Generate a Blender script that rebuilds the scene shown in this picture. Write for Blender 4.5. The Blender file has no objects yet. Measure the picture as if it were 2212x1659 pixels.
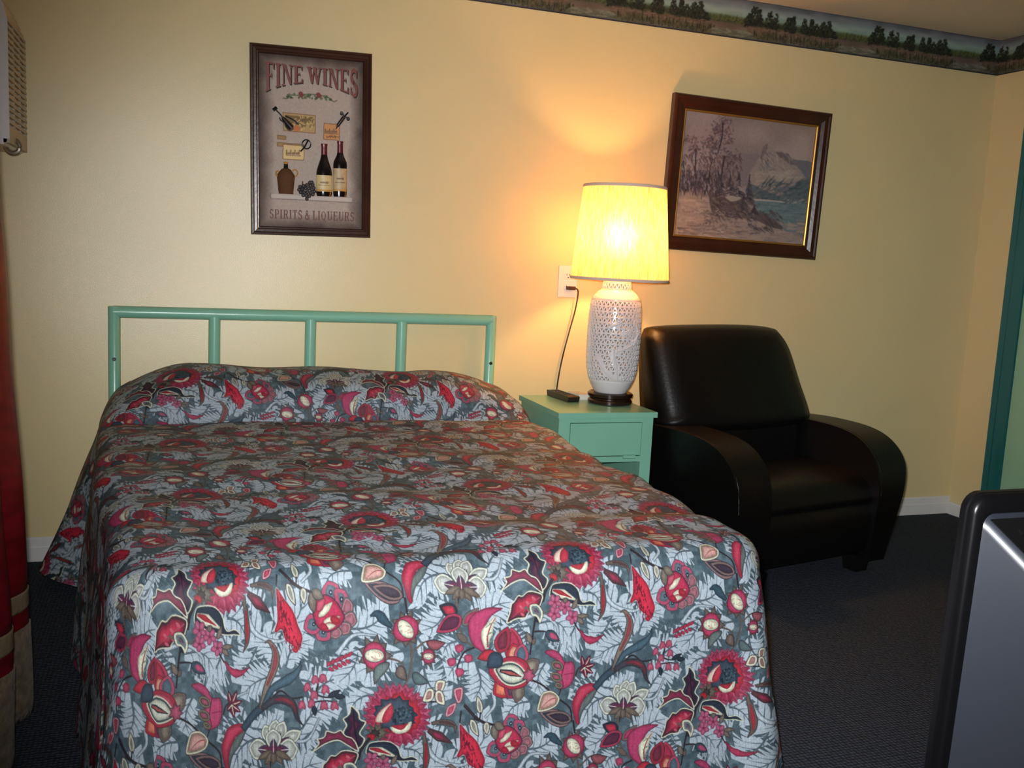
import bpy, bmesh, math, random
import numpy as np
from mathutils import Vector, Matrix
C = bpy.context.scene.collection
scene = bpy.context.scene

# ------------------------------------------------------------------ camera, world, light, exposure
CAM_POS = Vector((0.0, -3.95, 1.264)); YAW, PITCH, ROLL, F_PX = 0.34258, 0.13465, 0.05098, 2060.0
cam_d = bpy.data.cameras.new('camera'); cam = bpy.data.objects.new('camera', cam_d); C.objects.link(cam)
cam_d.sensor_fit = 'HORIZONTAL'; cam_d.sensor_width = 36.0; cam_d.lens = 36.0 * F_PX / 2212.0; cam_d.clip_start = .02
fwd = Vector((math.sin(YAW) * math.cos(PITCH), math.cos(YAW) * math.cos(PITCH), -math.sin(PITCH)))
rgt = Vector((math.cos(YAW), -math.sin(YAW), 0)); upv = rgt.cross(fwd)
r2 = rgt * math.cos(ROLL) + upv * math.sin(ROLL); u2 = -rgt * math.sin(ROLL) + upv * math.cos(ROLL)
Rm = Matrix((r2, u2, -fwd)).transposed().to_4x4()
cam.matrix_world = Matrix.Translation(CAM_POS) @ Rm
scene.camera = cam

wd = bpy.data.worlds.new('world'); scene.world = wd; wd.use_nodes = True
wd.node_tree.nodes['Background'].inputs[0].default_value = (.5, .55, .6, 1); wd.node_tree.nodes['Background'].inputs[1].default_value = .02
# the camera's own flash, just above the lens
fl_d = bpy.data.lights.new('camera_flash', 'SPOT'); fl = bpy.data.objects.new('camera_flash', fl_d); C.objects.link(fl)
fl_d.energy = 430; fl_d.color = (.95, .97, 1.0); fl_d.shadow_soft_size = .025; fl_d.spot_size = math.radians(86); fl_d.spot_blend = 1.0
fl.matrix_world = Matrix.Translation(CAM_POS + u2 * .05 - r2 * .03 + fwd * .02) @ Rm @ Matrix.Rotation(math.radians(-6), 4, 'Y')
vs = scene.view_settings; vs.view_transform = 'Standard'; vs.look = 'None'; vs.exposure = 0.0; vs.gamma = 1.0; vs.use_curve_mapping = False
scene.cycles.max_bounces = 8; scene.cycles.diffuse_bounces = 4; scene.cycles.use_denoising = True
LAMP_W = 10.5

# ------------------------------------------------------------------ helpers
def srgb(c):
    return tuple(((v / 255 / 12.92) if v / 255 <= .04045 else ((v / 255 + .055) / 1.055) ** 2.4) for v in c) + (1,)

def mat(name, col, rough=.5, spec=.5, metal=0, bump=None, var=None, sheen=0, coat=0, attr=None, fine=None):
    """bump=(scale, strength, detail, stretch xyz); var=(scale, amount, stretch); attr=colour attribute that carries a print"""
    m = bpy.data.materials.new(name); m.use_nodes = True; nt = m.node_tree; b = nt.nodes['Principled BSDF']; L = nt.links
    b.inputs['Base Color'].default_value = srgb(col); b.inputs['Roughness'].default_value = rough
    b.inputs['Specular IOR Level'].default_value = spec; b.inputs['Metallic'].default_value = metal
    b.inputs['Sheen Weight'].default_value = sheen; b.inputs['Coat Weight'].default_value = coat
    tc = nt.nodes.new('ShaderNodeTexCoord')
    def noise(scale, det, st):
        mp = nt.nodes.new('ShaderNodeMapping'); mp.inputs['Scale'].default_value = st; L.new(tc.outputs['Object'], mp.inputs[0])
        n = nt.nodes.new('ShaderNodeTexNoise'); n.inputs['Scale'].default_value = scale; n.inputs['Detail'].default_value = det; L.new(mp.outputs[0], n.inputs['Vector']); return n
    csrc = None
    if attr:
        a = nt.nodes.new('ShaderNodeAttribute'); a.attribute_name = attr; csrc = a.outputs['Color']
    if var:
        n = noise(var[0], 4, var[2] if len(var) > 2 else (1, 1, 1))
        mr = nt.nodes.new('ShaderNodeMapRange'); mr.inputs['From Min'].default_value = .3; mr.inputs['From Max'].default_value = .7
        mr.inputs['To Min'].default_value = 1 - var[1]; mr.inputs['To Max'].default_value = 1 + var[1] * .5; L.new(n.outputs[0], mr.inputs[0])
        mx = nt.nodes.new('ShaderNodeMix'); mx.data_type = 'RGBA'; mx.blend_type = 'MULTIPLY'; mx.inputs[0].default_value = 1
        if csrc: L.new(csrc, mx.inputs[6])
        else: mx.inputs[6].default_value = srgb(col)
        L.new(mr.outputs[0], mx.inputs[7]); csrc = mx.outputs[2]
    if csrc: L.new(csrc, b.inputs['Base Color'])
    if bump:
        n = noise(bump[0], bump[2] if len(bump) > 2 else 3, bump[3] if len(bump) > 3 else (1, 1, 1))
        bp = nt.nodes.new('ShaderNodeBump'); bp.inputs['Strength'].default_value = bump[1]; bp.inputs['Distance'].default_value = .01
        L.new(n.outputs[0], bp.inputs['Height']); L.new(bp.outputs[0], b.inputs['Normal'])
    return m

def obj(name, bm, m, parent=None, smooth=True, bevel=0, kind=None, loc=None, sub=0, angle=40):
    me = bpy.data.meshes.new(name)
    if bevel: bmesh.ops.bevel(bm, geom=[e for e in bm.edges if len(e.link_faces) == 2 and e.calc_face_angle(0) > .6], offset=bevel, segments=3, profile=.5, affect='EDGES', clamp_overlap=True)
    bmesh.ops.recalc_face_normals(bm, faces=bm.faces); bm.to_mesh(me); bm.free()
    me.materials.append(m); o = bpy.data.objects.new(name, me); C.objects.link(o)
    if smooth:
        me.shade_smooth()
        try: me.set_sharp_from_angle(angle=math.radians(angle))
        except Exception: pass
    if parent: o.parent = parent
    if loc: o.location = loc
    if kind: o['kind'] = kind
    if sub:
        md = o.modifiers.new('sub', 'SUBSURF'); md.levels = sub; md.render_levels = sub
    return o

def tag(o, label, cat, group=None):
    o['label'] = label; o['category'] = cat
    if group: o['group'] = group
    return o

def thing(name, label, cat, loc=(0, 0, 0), rz=0, group=None):
    o = bpy.data.objects.new(name, None); C.objects.link(o); o.location = loc; o.rotation_euler = (0, 0, rz); o.empty_display_size = .05
    return tag(o, label, cat, group)

def box(bm, x0, x1, y0, y1, z0, z1, M=None):
    vs_ = [bm.verts.new((x, y, z)) for x in (x0, x1) for y in (y0, y1) for z in (z0, z1)]
    for f in ((0, 1, 3, 2), (4, 6, 7, 5), (0, 4, 5, 1), (2, 3, 7, 6), (0, 2, 6, 4), (1, 5, 7, 3)): bm.faces.new([vs_[i] for i in f])
    if M is not None: bmesh.ops.transform(bm, matrix=M, verts=vs_)
    return vs_
def B(*a):
    bm = bmesh.new(); box(bm, *a); return bm

def prism(bm, pts, axis, a, b):
    """extrude a 2-D outline along an axis ('x': pts are (y, z); 'y': (x, z); 'z': (x, y))"""
    f = {'x': lambda p, t: (t, p[0], p[1]), 'y': lambda p, t: (p[0], t, p[1]), 'z': lambda p, t: (p[0], p[1], t)}[axis]
    A = [bm.verts.new(f(p, a)) for p in pts]; Bv = [bm.verts.new(f(p, b)) for p in pts]; n = len(pts)
    bm.faces.new(A); bm.faces.new(Bv[::-1])
    for i in range(n): bm.faces.new((A[i], Bv[i], Bv[(i + 1) % n], A[(i + 1) % n]))

def tube(bm, pts, r, seg=12, caps=True, closed=False):
    pts = [Vector(p) for p in pts]; rings = []; n = len(pts); up = Vector((.13, .07, 1)).normalized()
    for i, p in enumerate(pts):
        if closed: d = pts[(i + 1) % n] - pts[i - 1]
        else: d = pts[min(i + 1, n - 1)] - pts[max(i - 1, 0)]
        d.normalize(); s = d.cross(up)
        if s.length < .05: s = d.cross(Vector((1, 0, .1)))
        s.normalize(); t = s.cross(d); rr = r[i] if isinstance(r, (list, tuple)) else r
        rings.append([bm.verts.new(p + s * (rr * math.cos(6.28318 * k / seg)) + t * (rr * math.sin(6.28318 * k / seg))) for k in range(seg)])
    for i in range(n if closed else n - 1):
        a, b = rings[i], rings[(i + 1) % n]
        for k in range(seg): bm.faces.new((a[k], a[(k + 1) % seg], b[(k + 1) % seg], b[k]))
    if caps and not closed: bm.faces.new(rings[0][::-1]); bm.faces.new(rings[-1])

def lathe(bm, prof, seg=48, cx=0, cy=0, a0=0, a1=2 * math.pi, cap=True, flat=1.0):
    full = abs(a1 - a0 - 2 * math.pi) < 1e-4; k = seg if full else seg + 1; rings = []
    for r, z in prof: rings.append([bm.verts.new((cx + r * math.cos(a0 + (a1 - a0) * i / seg), cy + flat * r * math.sin(a0 + (a1 - a0) * i / seg), z)) for i in range(k)])
    for a, b in zip(rings, rings[1:]):
        for i in range(seg):
            j = (i + 1) % k
            bm.faces.new((a[i], a[j], b[j], b[i]))
    if cap and full:
        if prof[0][0] > 1e-5: bm.faces.new(rings[0][::-1])
        if prof[-1][0] > 1e-5: bm.faces.new(rings[-1])

def grid_mesh(name, V, nu, nv, m, cols=None, parent=None, kind=None, smooth=True, uv=None):
    """V: (nv, nu, 3) array -> one quad grid, with an optional point colour attribute 'print'"""
    V = np.asarray(V, np.float32).reshape(-1, 3); me = bpy.data.meshes.new(name)
    i = np.arange(nu - 1)[None, :] + np.arange(nv - 1)[:, None] * nu
    q = np.stack([i, i + 1, i + 1 + nu, i + nu], -1).reshape(-1, 4).astype(np.int32); nf = len(q)
    me.vertices.add(len(V)); me.vertices.foreach_set('co', V.ravel()); me.loops.add(nf * 4); me.loops.foreach_set('vertex_index', q.ravel())
    me.polygons.add(nf); me.polygons.foreach_set('loop_start', np.arange(nf, dtype=np.int32) * 4)
    try: me.polygons.foreach_set('loop_total', np.full(nf, 4, np.int32))
    except Exception: pass
    me.update(calc_edges=True)
    if cols is not None:
        at = me.color_attributes.new('print', 'FLOAT_COLOR', 'POINT'); c4 = np.ones((len(V), 4), np.float32); c4[:, :3] = np.asarray(cols, np.float32).reshape(-1, 3)
        at.data.foreach_set('color', c4.ravel())
    me.materials.append(m)
    if smooth: me.shade_smooth()
    o = bpy.data.objects.new(name, me); C.objects.link(o)
    if parent: o.parent = parent
    if kind: o['kind'] = kind
    return o
# ------------------------------------------------------------------ small raster painter (numpy) for printed patterns
def lin(c):
    c = np.asarray(c, float) / 255.0
    return np.where(c <= 0.04045, c / 12.92, ((c + 0.055) / 1.055) ** 2.4)

def smooth_closed(pts, n=6):
    """closed Catmull-Rom through pts"""
    p = np.asarray(pts, float); m = len(p); out = []
    t = np.linspace(0, 1, n, endpoint=False)[:, None]
    for i in range(m):
        a, b, c, d = p[i - 1], p[i], p[(i + 1) % m], p[(i + 2) % m]
        out.append(0.5 * (2 * b + (c - a) * t + (2 * a - 5 * b + 4 * c - d) * t ** 2 + (3 * b - a - 3 * c + d) * t ** 3))
    return np.concatenate(out)

def smooth_open(pts, n=6):
    p = np.asarray(pts, float)
    if len(p) < 3:
        return p[0] + (p[-1] - p[0]) * np.linspace(0, 1, n + 1)[:, None]
    q = np.vstack([2 * p[0] - p[1], p, 2 * p[-1] - p[-2]]); out = []
    t = np.linspace(0, 1, n, endpoint=False)[:, None]
    for i in range(1, len(q) - 2):
        a, b, c, d = q[i - 1], q[i], q[i + 1], q[i + 2]
        out.append(0.5 * (2 * b + (c - a) * t + (2 * a - 5 * b + 4 * c - d) * t ** 2 + (3 * b - a - 3 * c + d) * t ** 3))
    out.append(p[-1:]); return np.concatenate(out)

def ribbon(pts, w0, w1=None, wm=None, n=6):
    """outline of a stroke along a smooth spine, width w0 -> (wm) -> w1"""
    s = smooth_open(pts, n); k = len(s); t = np.linspace(0, 1, k)
    w1 = w0 if w1 is None else w1
    w = w0 + (w1 - w0) * t if wm is None else np.interp(t, [0, .5, 1], [w0, wm, w1])
    d = np.gradient(s, axis=0); d /= np.linalg.norm(d, axis=1)[:, None] + 1e-9
    nrm = np.stack([-d[:, 1], d[:, 0]], 1) * w[:, None] * .5
    return np.vstack([s + nrm, (s - nrm)[::-1]])

def leaf(a, b, w, bend=0.0, lobes=0, depth=.35, n=40, peak=.4):
    """leaf outline from a to b, half width w, sideways bend, toothed edge"""
    a = np.asarray(a, float); b = np.asarray(b, float); d = b - a; L = np.linalg.norm(d); d = d / L
    nn = np.array([-d[1], d[0]]); t = np.linspace(0, 1, n)
    prof = np.sin(np.pi * t ** (math.log(.5) / math.log(peak))) ** .8 * w
    mid = a + d * (t * L)[:, None] + nn * (bend * L * np.sin(np.pi * t))[:, None]
    if lobes:
        saw = 1 - depth * ((t * lobes) % 1.0) ** 1.3
        prof = prof * saw
    up = mid + nn * prof[:, None]; dn = mid - nn * prof[:, None]
    return np.vstack([up, dn[::-1]])

def ring_teeth(c, r, n, depth, sq=1.0, jit=0, seed=1, rot=0):
    rg = np.random.RandomState(seed); out = []
    for k in range(n * 2):
        an = math.pi * k / n + rot
        rr = r * (1 - (depth if k % 2 else 0)) * (1 + jit * rg.uniform(-1, 1))
        out.append((c[0] + rr * math.cos(an), c[1] + rr * sq * math.sin(an)))
    return np.array(out)

def blob(c, rx, ry=None, rot=0.0, n=28):
    ry = rx if ry is None else ry
    t = np.linspace(0, 2 * math.pi, n, endpoint=False); x = rx * np.cos(t); y = ry * np.sin(t)
    return np.stack([c[0] + x * math.cos(rot) - y * math.sin(rot), c[1] + x * math.sin(rot) + y * math.cos(rot)], 1)

class Paint:
    """raster in sRGB 0..255; T maps design coordinates to pixels; copies = offsets for a repeating cloth"""
    def __init__(s, w, h, bg, T, wrap=None):
        s.w, s.h = w, h; s.a = np.ones((h, w, 3)) * np.asarray(bg, float); s.t = np.zeros((h, w)); s.T = T; s.wrap = wrap
        s.rg = np.random.RandomState(5)
    def mask(s, poly):
        P = s.T(np.asarray(poly, float))
        x0, y0 = np.floor(P.min(0)).astype(int) - 1; x1, y1 = np.ceil(P.max(0)).astype(int) + 2
        if s.wrap is None:
            x0 = max(x0, 0); y0 = max(y0, 0); x1 = min(x1, s.w); y1 = min(y1, s.h)
        if x1 <= x0 or y1 <= y0: return None
        X = np.arange(x0, x1) + .5; Y = np.arange(y0, y1) + .5
        q = np.roll(P, -1, 0); m = np.zeros((len(Y), len(X)), bool)
        for (ax, ay), (bx, by) in zip(P, q):
            if ay == by: continue
            r = (Y >= min(ay, by)) & (Y < max(ay, by))
            if not r.any(): continue
            xi = ax + (Y[r] - ay) * (bx - ax) / (by - ay)
            m[r] ^= X[None, :] >= xi[:, None]
        return m, x0, y0
    def put(s, m, x0, y0, col, alpha=1.0, tv=0.0):
        h, w = m.shape; c = np.asarray(col, float)
        if s.wrap is None:
            sub = s.a[y0:y0 + h, x0:x0 + w]
            cc = c[m] if c.ndim == 3 else c
            sub[m] = sub[m] * (1 - alpha) + cc * alpha
            return
        jj, ii = np.nonzero(m); cc = c[jj, ii] if c.ndim == 3 else c
        for ox, oy in s.wrap:
            yy = (jj + y0 + oy) % s.h; xx = (ii + x0 + ox) % s.w
            s.a[yy, xx] = s.a[yy, xx] * (1 - alpha) + cc * alpha; s.t[yy, xx] = tv
    @staticmethod
    def erode(m, k):
        for _ in range(k):
            e = np.zeros_like(m); e[1:-1, 1:-1] = m[1:-1, 1:-1] & m[:-2, 1:-1] & m[2:, 1:-1] & m[1:-1, :-2] & m[1:-1, 2:]; m = e
        return m
    def fill(s, poly, *layers, alpha=1.0, tex=None):
        """layers: colour, (k, colour), ... each k pixels further in than the outline; tex = hatch kind for the last"""
        r = s.mask(poly)
        if r is None: return
        m, x0, y0 = r
        for L in layers:
            k, c = L if isinstance(L[0], (int, np.integer)) and len(L) == 2 and not np.isscalar(L[1]) else (0, L)
            m = s.erode(m, k) if k else m
            s.put(m, x0, y0, c, alpha, {None: 0, 'dots': 1.0, 'lines': .5, 'lines2': .5}[tex])
        if s.wrap is not None and tex is None and m.sum() > 260:      # engraver's modelling: darker rim, lighter heart, fine streaks
            e1, e2, e3 = s.erode(m, 3), s.erode(m, 7), s.erode(m, 12); st = .93 + .14 * s.rg.rand(1, m.shape[1] // 2 + 1).repeat(2, 1)[:, :m.shape[1]]
            f = np.where(e3, 1.13, np.where(e2, 1.05, np.where(e1, .95, .82))) * st
            jj, ii = np.nonzero(m)
            for ox, oy in s.wrap:
                yy_ = (jj + y0 + oy) % s.h; xx_ = (ii + x0 + ox) % s.w; s.a[yy_, xx_] *= f[jj, ii][:, None]
    def shade(s, poly, fn, alpha=1.0):
        """fn(u, v) with u, v in 0..1 over the shape's box -> colour array"""
        r = s.mask(poly)
        if r is None: return
        m, x0, y0 = r; hh, ww = m.shape
        v, u = np.mgrid[0:hh, 0:ww] / np.array([max(hh - 1, 1), max(ww - 1, 1)])[:, None, None]
        s.put(m, x0, y0, fn(u, v), alpha)
    def line(s, pts, w, col, w1=None, alpha=1.0):
        s.fill(ribbon(pts, w, w1), col, alpha=alpha)
    def blur(s, n=1):
        wrapm = 'wrap' if s.wrap is not None else 'edge'
        for _ in range(n):
            p = np.pad(s.a, ((1, 1), (1, 1), (0, 0)), mode=wrapm)
            s.a = (p[:-2, 1:-1] + 2 * p[1:-1, 1:-1] + p[2:, 1:-1]) / 4
            p = np.pad(s.a, ((1, 1), (1, 1), (0, 0)), mode=wrapm)
            s.a = (p[1:-1, :-2] + 2 * p[1:-1, 1:-1] + p[1:-1, 2:]) / 4
    def hatch(s, x, y):
        return s.t[np.floor(y).astype(int) % s.h, np.floor(x).astype(int) % s.w]
    def sample(s, x, y):
        """bilinear sample at pixel coordinates, linear colour out"""
        x = np.asarray(x) - .5; y = np.asarray(y) - .5
        x0 = np.floor(x).astype(int); y0 = np.floor(y).astype(int); fx = (x - x0)[..., None]; fy = (y - y0)[..., None]
        if s.wrap is not None: ix = lambda k: k % s.w; iy = lambda k: k % s.h
        else: ix = lambda k: np.clip(k, 0, s.w - 1); iy = lambda k: np.clip(k, 0, s.h - 1)
        A = s.a
        c = (A[iy(y0), ix(x0)] * (1 - fx) + A[iy(y0), ix(x0 + 1)] * fx) * (1 - fy) + (A[iy(y0 + 1), ix(x0)] * (1 - fx) + A[iy(y0 + 1), ix(x0 + 1)] * fx) * fy
        return lin(c)

# ------------------------------------------------------------------ the printed cotton of the bedspread
REP_W, REP_H = 0.79, 0.62                    # one repeat of the print, metres (half-drop)
FAB_RES = 1400
def paint_fabric():
    w = FAB_RES; h = int(round(FAB_RES * REP_H / REP_W)); h -= h % 2
    k = w / REP_W
    Hm = np.array([[0.27912, 0.00088, -0.15654], [-0.05235, -0.32227, 0.71841], [-0.05322, -0.02319, 1.0]])
    def T(p):                                  # design units (thousandths) -> metres on the flat cloth -> pixels
        q = np.concatenate([p / 1000.0, np.ones((len(p), 1))], 1) @ Hm.T
        x, z = q[:, 0] / q[:, 2], q[:, 1] / q[:, 2]
        z = np.where(z > .54, .54 + (z - .54) * 1.3, z)
        return np.stack([(x + .5) * k, (.62 - z) * k], 1)
    P = Paint(w, h, (84, 104, 115), T, wrap=[(0, 0), (w // 2, h // 2)])
    rg = np.random.RandomState(3)
    # mottled slate ground
    n = rg.rand(h // 20 + 1, w // 20 + 1); yy, xx = np.mgrid[0:h, 0:w]
    P.a += (n[(yy // 20) % n.shape[0], (xx // 20) % n.shape[1]] - .5)[..., None] * 40; P.blur(16)
    PALE = (201, 208, 219); VEIN = (96, 112, 124); SL = (84, 104, 115)
    CRIM = (170, 42, 78); RED = (196, 38, 56); DKRED = (112, 26, 44); PINK = (193, 76, 110); BRN = (112, 92, 84); DKB = (52, 42, 50)
    CREAM = (226, 216, 186); NAVY = (36, 46, 62); TEAL = (50, 76, 92)
    def acan(a, b, wd, bend=0., lobes=4, tex='dots', dep=.5):
        a = np.array(a, float); b = np.array(b, float); b = b + (b - a) * .12; wd = wd * 1.45
        P.fill(leaf(a, b, wd, bend, lobes, dep, n=60, peak=.45), PALE, tex=tex)
        a = np.array(a, float); b = np.array(b, float); d = b - a; L = np.linalg.norm(d); d /= L; nn = np.array([-d[1], d[0]])
        sp = lambda t: a + d * t * L + nn * bend * L * math.sin(math.pi * t)
        for t in np.arange(.22, .85, .5 / max(lobes, 3)):                 # cuts between the lobes
            for sgn in (-1, 1):
                o_ = sp(t) + nn * sgn * wd * .95; i_ = sp(t - .10) + nn * sgn * wd * .42
                P.fill([o_ + d * 16, i_, o_ - d * 10], SL)
        P.line([sp(0), sp(.3), sp(.6), sp(.9)], 16, VEIN, 3)
        for t in np.arange(.12, .8, .72 / max(lobes, 3)):
            for sgn in (-1, 1):
                e = sp(min(t + .24, 1)) + nn * sgn * wd * .62 * (1 - t * .5)
                P.line([sp(t), sp(t + .1) + nn * sgn * wd * .2, e], 9, VEIN, 2)
    # pale acanthus scrolls over the ground
    for a in [((1000, 640), (760, 430), 130, .18, 4, 'lines'), ((1010, 660), (820, 880), 120, -.1, 4, 'dots'), ((770, 720), (560, 560), 110, .2, 4, 'lines2'),
              ((720, 720), (520, 880), 120, -.2, 4, 'dots'), ((1060, 600), (1330, 330), 120, .25, 4, 'lines'), ((1180, 820), (1010, 620), 100, .15, 4, 'lines2'),
              ((1220, 800), (1400, 640), 95, -.2, 4, 'dots'), ((1180, 860), (900, 980), 95, .1, 5, 'dots'), ((1320, 880), (1560, 760), 110, .25, 4, 'dots'),
              ((1400, 980), (1640, 900), 95, -.2, 4, 'lines'), ((1640, 560), (1850, 430), 110, .2, 4, 'lines2'), ((1700, 640), (1560, 880), 100, -.15, 4, 'dots'),
              ((2010, 420), (2200, 260), 120, .15, 5, 'dots'), ((1990, 460), (2180, 560), 100, -.2, 4, 'lines'), ((1960, 700), (1740, 900), 110, .2, 4, 'lines2'),
              ((2090, 800), (2240, 960), 110, .2, 4, 'dots'), ((330, 760), (150, 900), 110, .2, 4, 'lines'), ((420, 740), (640, 850), 110, -.25, 4, 'dots'),
              ((480, 1010), (470, 1230), 90, .2, 4, 'lines2'), ((900, 1060), (700, 1240), 100, -.2, 4, 'dots'), ((960, 1180), (1180, 1080), 90, .2, 4, 'dots'),
              ((360, 1280), (180, 1420), 100, .2, 4, 'lines'), ((700, 360), (900, 260), 80, .2, 3, 'dots'), ((1330, 1180), (1560, 1060), 100, -.2, 4, 'lines'),
              ((1420, 1180), (1330, 1400), 90, .2, 4, 'dots'), ((1800, 960), (1640, 1080), 70, .2, 3, 'dots'), ((760, 520), (900, 620), 80, -.2, 3, 'dots'),
              ((2060, 620), (2230, 700), 80, .2, 3, 'lines'),
              ((2250, 280), (2060, 420), 110, .2, 4, 'dots'), ((2240, 420), (2080, 560), 100, -.2, 4, 'lines'), ((2420, 480), (2500, 300), 100, .2, 4, 'dots'), ((2440, 560), (2640, 420), 110, -.2, 4, 'lines2'),
              ((2560, 560), (2700, 700), 100, .2, 4, 'dots'), ((2400, 760), (2250, 860), 100, .2, 4, 'lines'), ((2420, 800), (2380, 980), 90, -.2, 4, 'dots'), ((2300, 640), (2220, 720), 70, .2, 3, 'dots')]:
        acan(*a)
    for s_, w0, w1 in [([(260, 720), (420, 680), (560, 760), (560, 900)], 30, 12), ([(900, 470), (1000, 600), (1180, 640), (1260, 560)], 34, 12),
                       ([(1560, 720), (1660, 600), (1800, 600)], 28, 10), ([(1390, 230), (1400, 300), (1330, 360)], 26, 10), ([(660, 900), (760, 1000), (930, 960)], 26, 10),
                       ([(1180, 1230), (1360, 1250), (1450, 1100)], 26, 8)]:
        P.line(s_, w0 + 8, VEIN, w1 + 6); P.line(s_, w0, PALE, w1)
    # stems
    for s_, w0, w1, c in [([(400, 480), (395, 620), (370, 800), (352, 960)], 20, 12, DKB), ([(1700, 1330), (1665, 1400), (1650, 1500)], 22, 18, NAVY),
                          ([(1160, 320), (1150, 380)], 12, 10, DKB), ([(1180, 290), (1290, 370), (1400, 400)], 20, 12, DKB), ([(1980, 400), (1995, 480)], 14, 12, DKB),
                          ([(2000, 600), (2020, 720), (2000, 850), (1960, 920)], 16, 10, BRN), ([(1850, 740), (1950, 770), (1985, 850)], 14, 10, BRN),
                          ([(2030, 700), (2110, 640), (2200, 640)], 12, 8, BRN), ([(690, 720), (740, 790)], 14, 8, DKB), ([(380, 800), (470, 800), (530, 860)], 12, 8, DKB),
                          ([(370, 1130), (470, 1170), (600, 1260), (700, 1330), (720, 1420)], 13, 12, DKB), ([(730, 1100), (750, 1050), (790, 1020)], 10, 8, DKB),
                          ([(620, 1190), (600, 1250)], 12, 8, DKB), ([(1110, 1340), (1100, 1420)], 20, 16, DKB), ([(2080, 1000), (2200, 1000)], 12, 8, DKB),
                          ([(500, 640), (470, 660), (430, 690)], 10, 8, BRN), ([(1100, 1010), (1180, 950), (1260, 990), (1340, 980)], 12, 9, DKB),
                          ([(1440, 900), (1430, 960), (1500, 980), (1590, 960)], 12, 8, DKB), ([(1400, 1010), (1500, 1000), (1560, 1020)], 10, 7, DKB)]:
        P.line(s_, w0, c, w1)
    # trailing leaves of the carnation
    def curl(pts, w0, wm, c0, c1):
        P.fill(ribbon(pts, w0, 4, wm), DKB, (2, c0)); q = smooth_open(pts, 6); P.fill(ribbon(q[len(q) // 4: 3 * len(q) // 4], wm * .2, wm * .15, wm * .5), c1)
    curl([(2080, 1180), (2100, 1290), (2100, 1400), (2070, 1470)], 20, 44, BRN, RED)
    curl([(2110, 1170), (2180, 1210), (2260, 1250)], 30, 66, (96, 50, 58), CRIM)
    curl([(2130, 1130), (2200, 1120), (2270, 1140), (2275, 1190)], 20, 42, BRN, (90, 60, 60))
    # carnation
    cc = (1920, 1090)
    P.fill(ring_teeth(cc, 212, 30, .13, .95, .05, 2), (150, 34, 70), (2, PINK))
    P.fill(ring_teeth(cc, 190, 30, .12, .95, .05, 4), CRIM)
    for i in range(44):
        an = i / 44 * 2 * math.pi + rg.uniform(-.05, .05); r0, r1 = 130, 200 + rg.uniform(-14, 6)
        P.line([(cc[0] + r0 * math.cos(an), cc[1] + r0 * .95 * math.sin(an)), (cc[0] + r1 * math.cos(an), cc[1] + r1 * .95 * math.sin(an))], 9, [(150, 30, 62), (205, 84, 112), (186, 44, 70)][i % 3], 2)
    P.fill(ring_teeth((1930, 1080), 150, 18, .14, .9, .08, 5), (184, 30, 50))
    P.fill(ring_teeth((1910, 1080), 132, 14, .18, .85, .1, 6), NAVY, (4, (56, 70, 86)))
    P.fill(ring_teeth((1960, 1100), 74, 16, .12, .95, .05, 7), (34, 44, 58), (3, (48, 66, 82)))
    for i in range(40):
        a_, r_ = rg.uniform(0, 6.28), 62 * rg.rand() ** .5; P.fill(blob((1960 + r_ * math.cos(a_), 1100 + r_ * math.sin(a_)), 6), [(30, 38, 50), (80, 100, 112)][i % 2])
    P.fill(smooth_closed([(1790, 1130), (1800, 1080), (1850, 1030), (1890, 1010), (1880, 1080), (1850, 1130)]), RED, (3, (222, 190, 170)))
    P.fill(smooth_closed([(1830, 1120), (1850, 1060), (1890, 1020), (1900, 1070), (1870, 1130)]), (196, 46, 66))
    P.fill(smooth_closed([(1880, 1160), (1950, 1150), (2010, 1120), (1990, 1180), (1920, 1200)]), CREAM)
    P.fill(smooth_closed([(1890, 1150), (1960, 1140), (1990, 1130), (1950, 1175)]), RED)
    P.fill(ring_teeth((1800, 1195), 78, 11, .45, .9, .15, 8), (70, 60, 56), (2, (104, 92, 80)))
    P.fill(ring_teeth((1790, 1200), 40, 8, .4, .9, .15, 9), (60, 46, 46)); P.fill(blob((1765, 1225), 26, 22), (186, 30, 46))
    P.line([(1760, 1230), (1710, 1300), (1690, 1370)], 20, DKB, 18)
    # dark oak leaf, scalloped red leaf, feather leaf (below the carnation)
    def scal(pts, *layers): P.fill(smooth_closed(pts, 5), *layers)
    scal([(1690, 1300), (1620, 1250), (1590, 1200), (1610, 1150), (1590, 1110), (1625, 1080), (1640, 1025), (1690, 1070), (1700, 1110), (1735, 1130), (1700, 1200), (1730, 1240)], CREAM, (5, BRN), (2, NAVY), (9, (60, 28, 52)), (9, (92, 36, 66)))
    P.line([(1655, 1060), (1665, 1180), (1690, 1290)], 6, (24, 26, 38))
    scal([(1690, 1320), (1620, 1280), (1560, 1250), (1480, 1275), (1395, 1330), (1440, 1270), (1430, 1240), (1475, 1225), (1490, 1185), (1540, 1195), (1580, 1180), (1610, 1215), (1650, 1230), (1680, 1270)], CREAM, (5, (90, 44, 60)), (6, (140, 40, 70)), (8, CRIM))
    scal([(1690, 1330), (1640, 1310), (1590, 1310), (1550, 1340), (1520, 1340), (1490, 1380), (1470, 1400), (1460, 1450), (1440, 1520), (1510, 1490), (1570, 1480), (1600, 1440), (1650, 1430), (1680, 1380)], CREAM, (5, (74, 40, 50)), (9, (150, 30, 60)), (6, (190, 40, 66)))
    P.line([(1670, 1345), (1580, 1400), (1480, 1480)], 6, (224, 100, 120), 3)
    for q in (.2, .45, .7): P.fill(blob((1660 - 170 * q, 1350 + 120 * q - 22), 15, 9, .6), (222, 90, 110)); P.fill(blob((1670 - 170 * q, 1375 + 120 * q), 15, 9, .6), (222, 90, 110))
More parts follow.
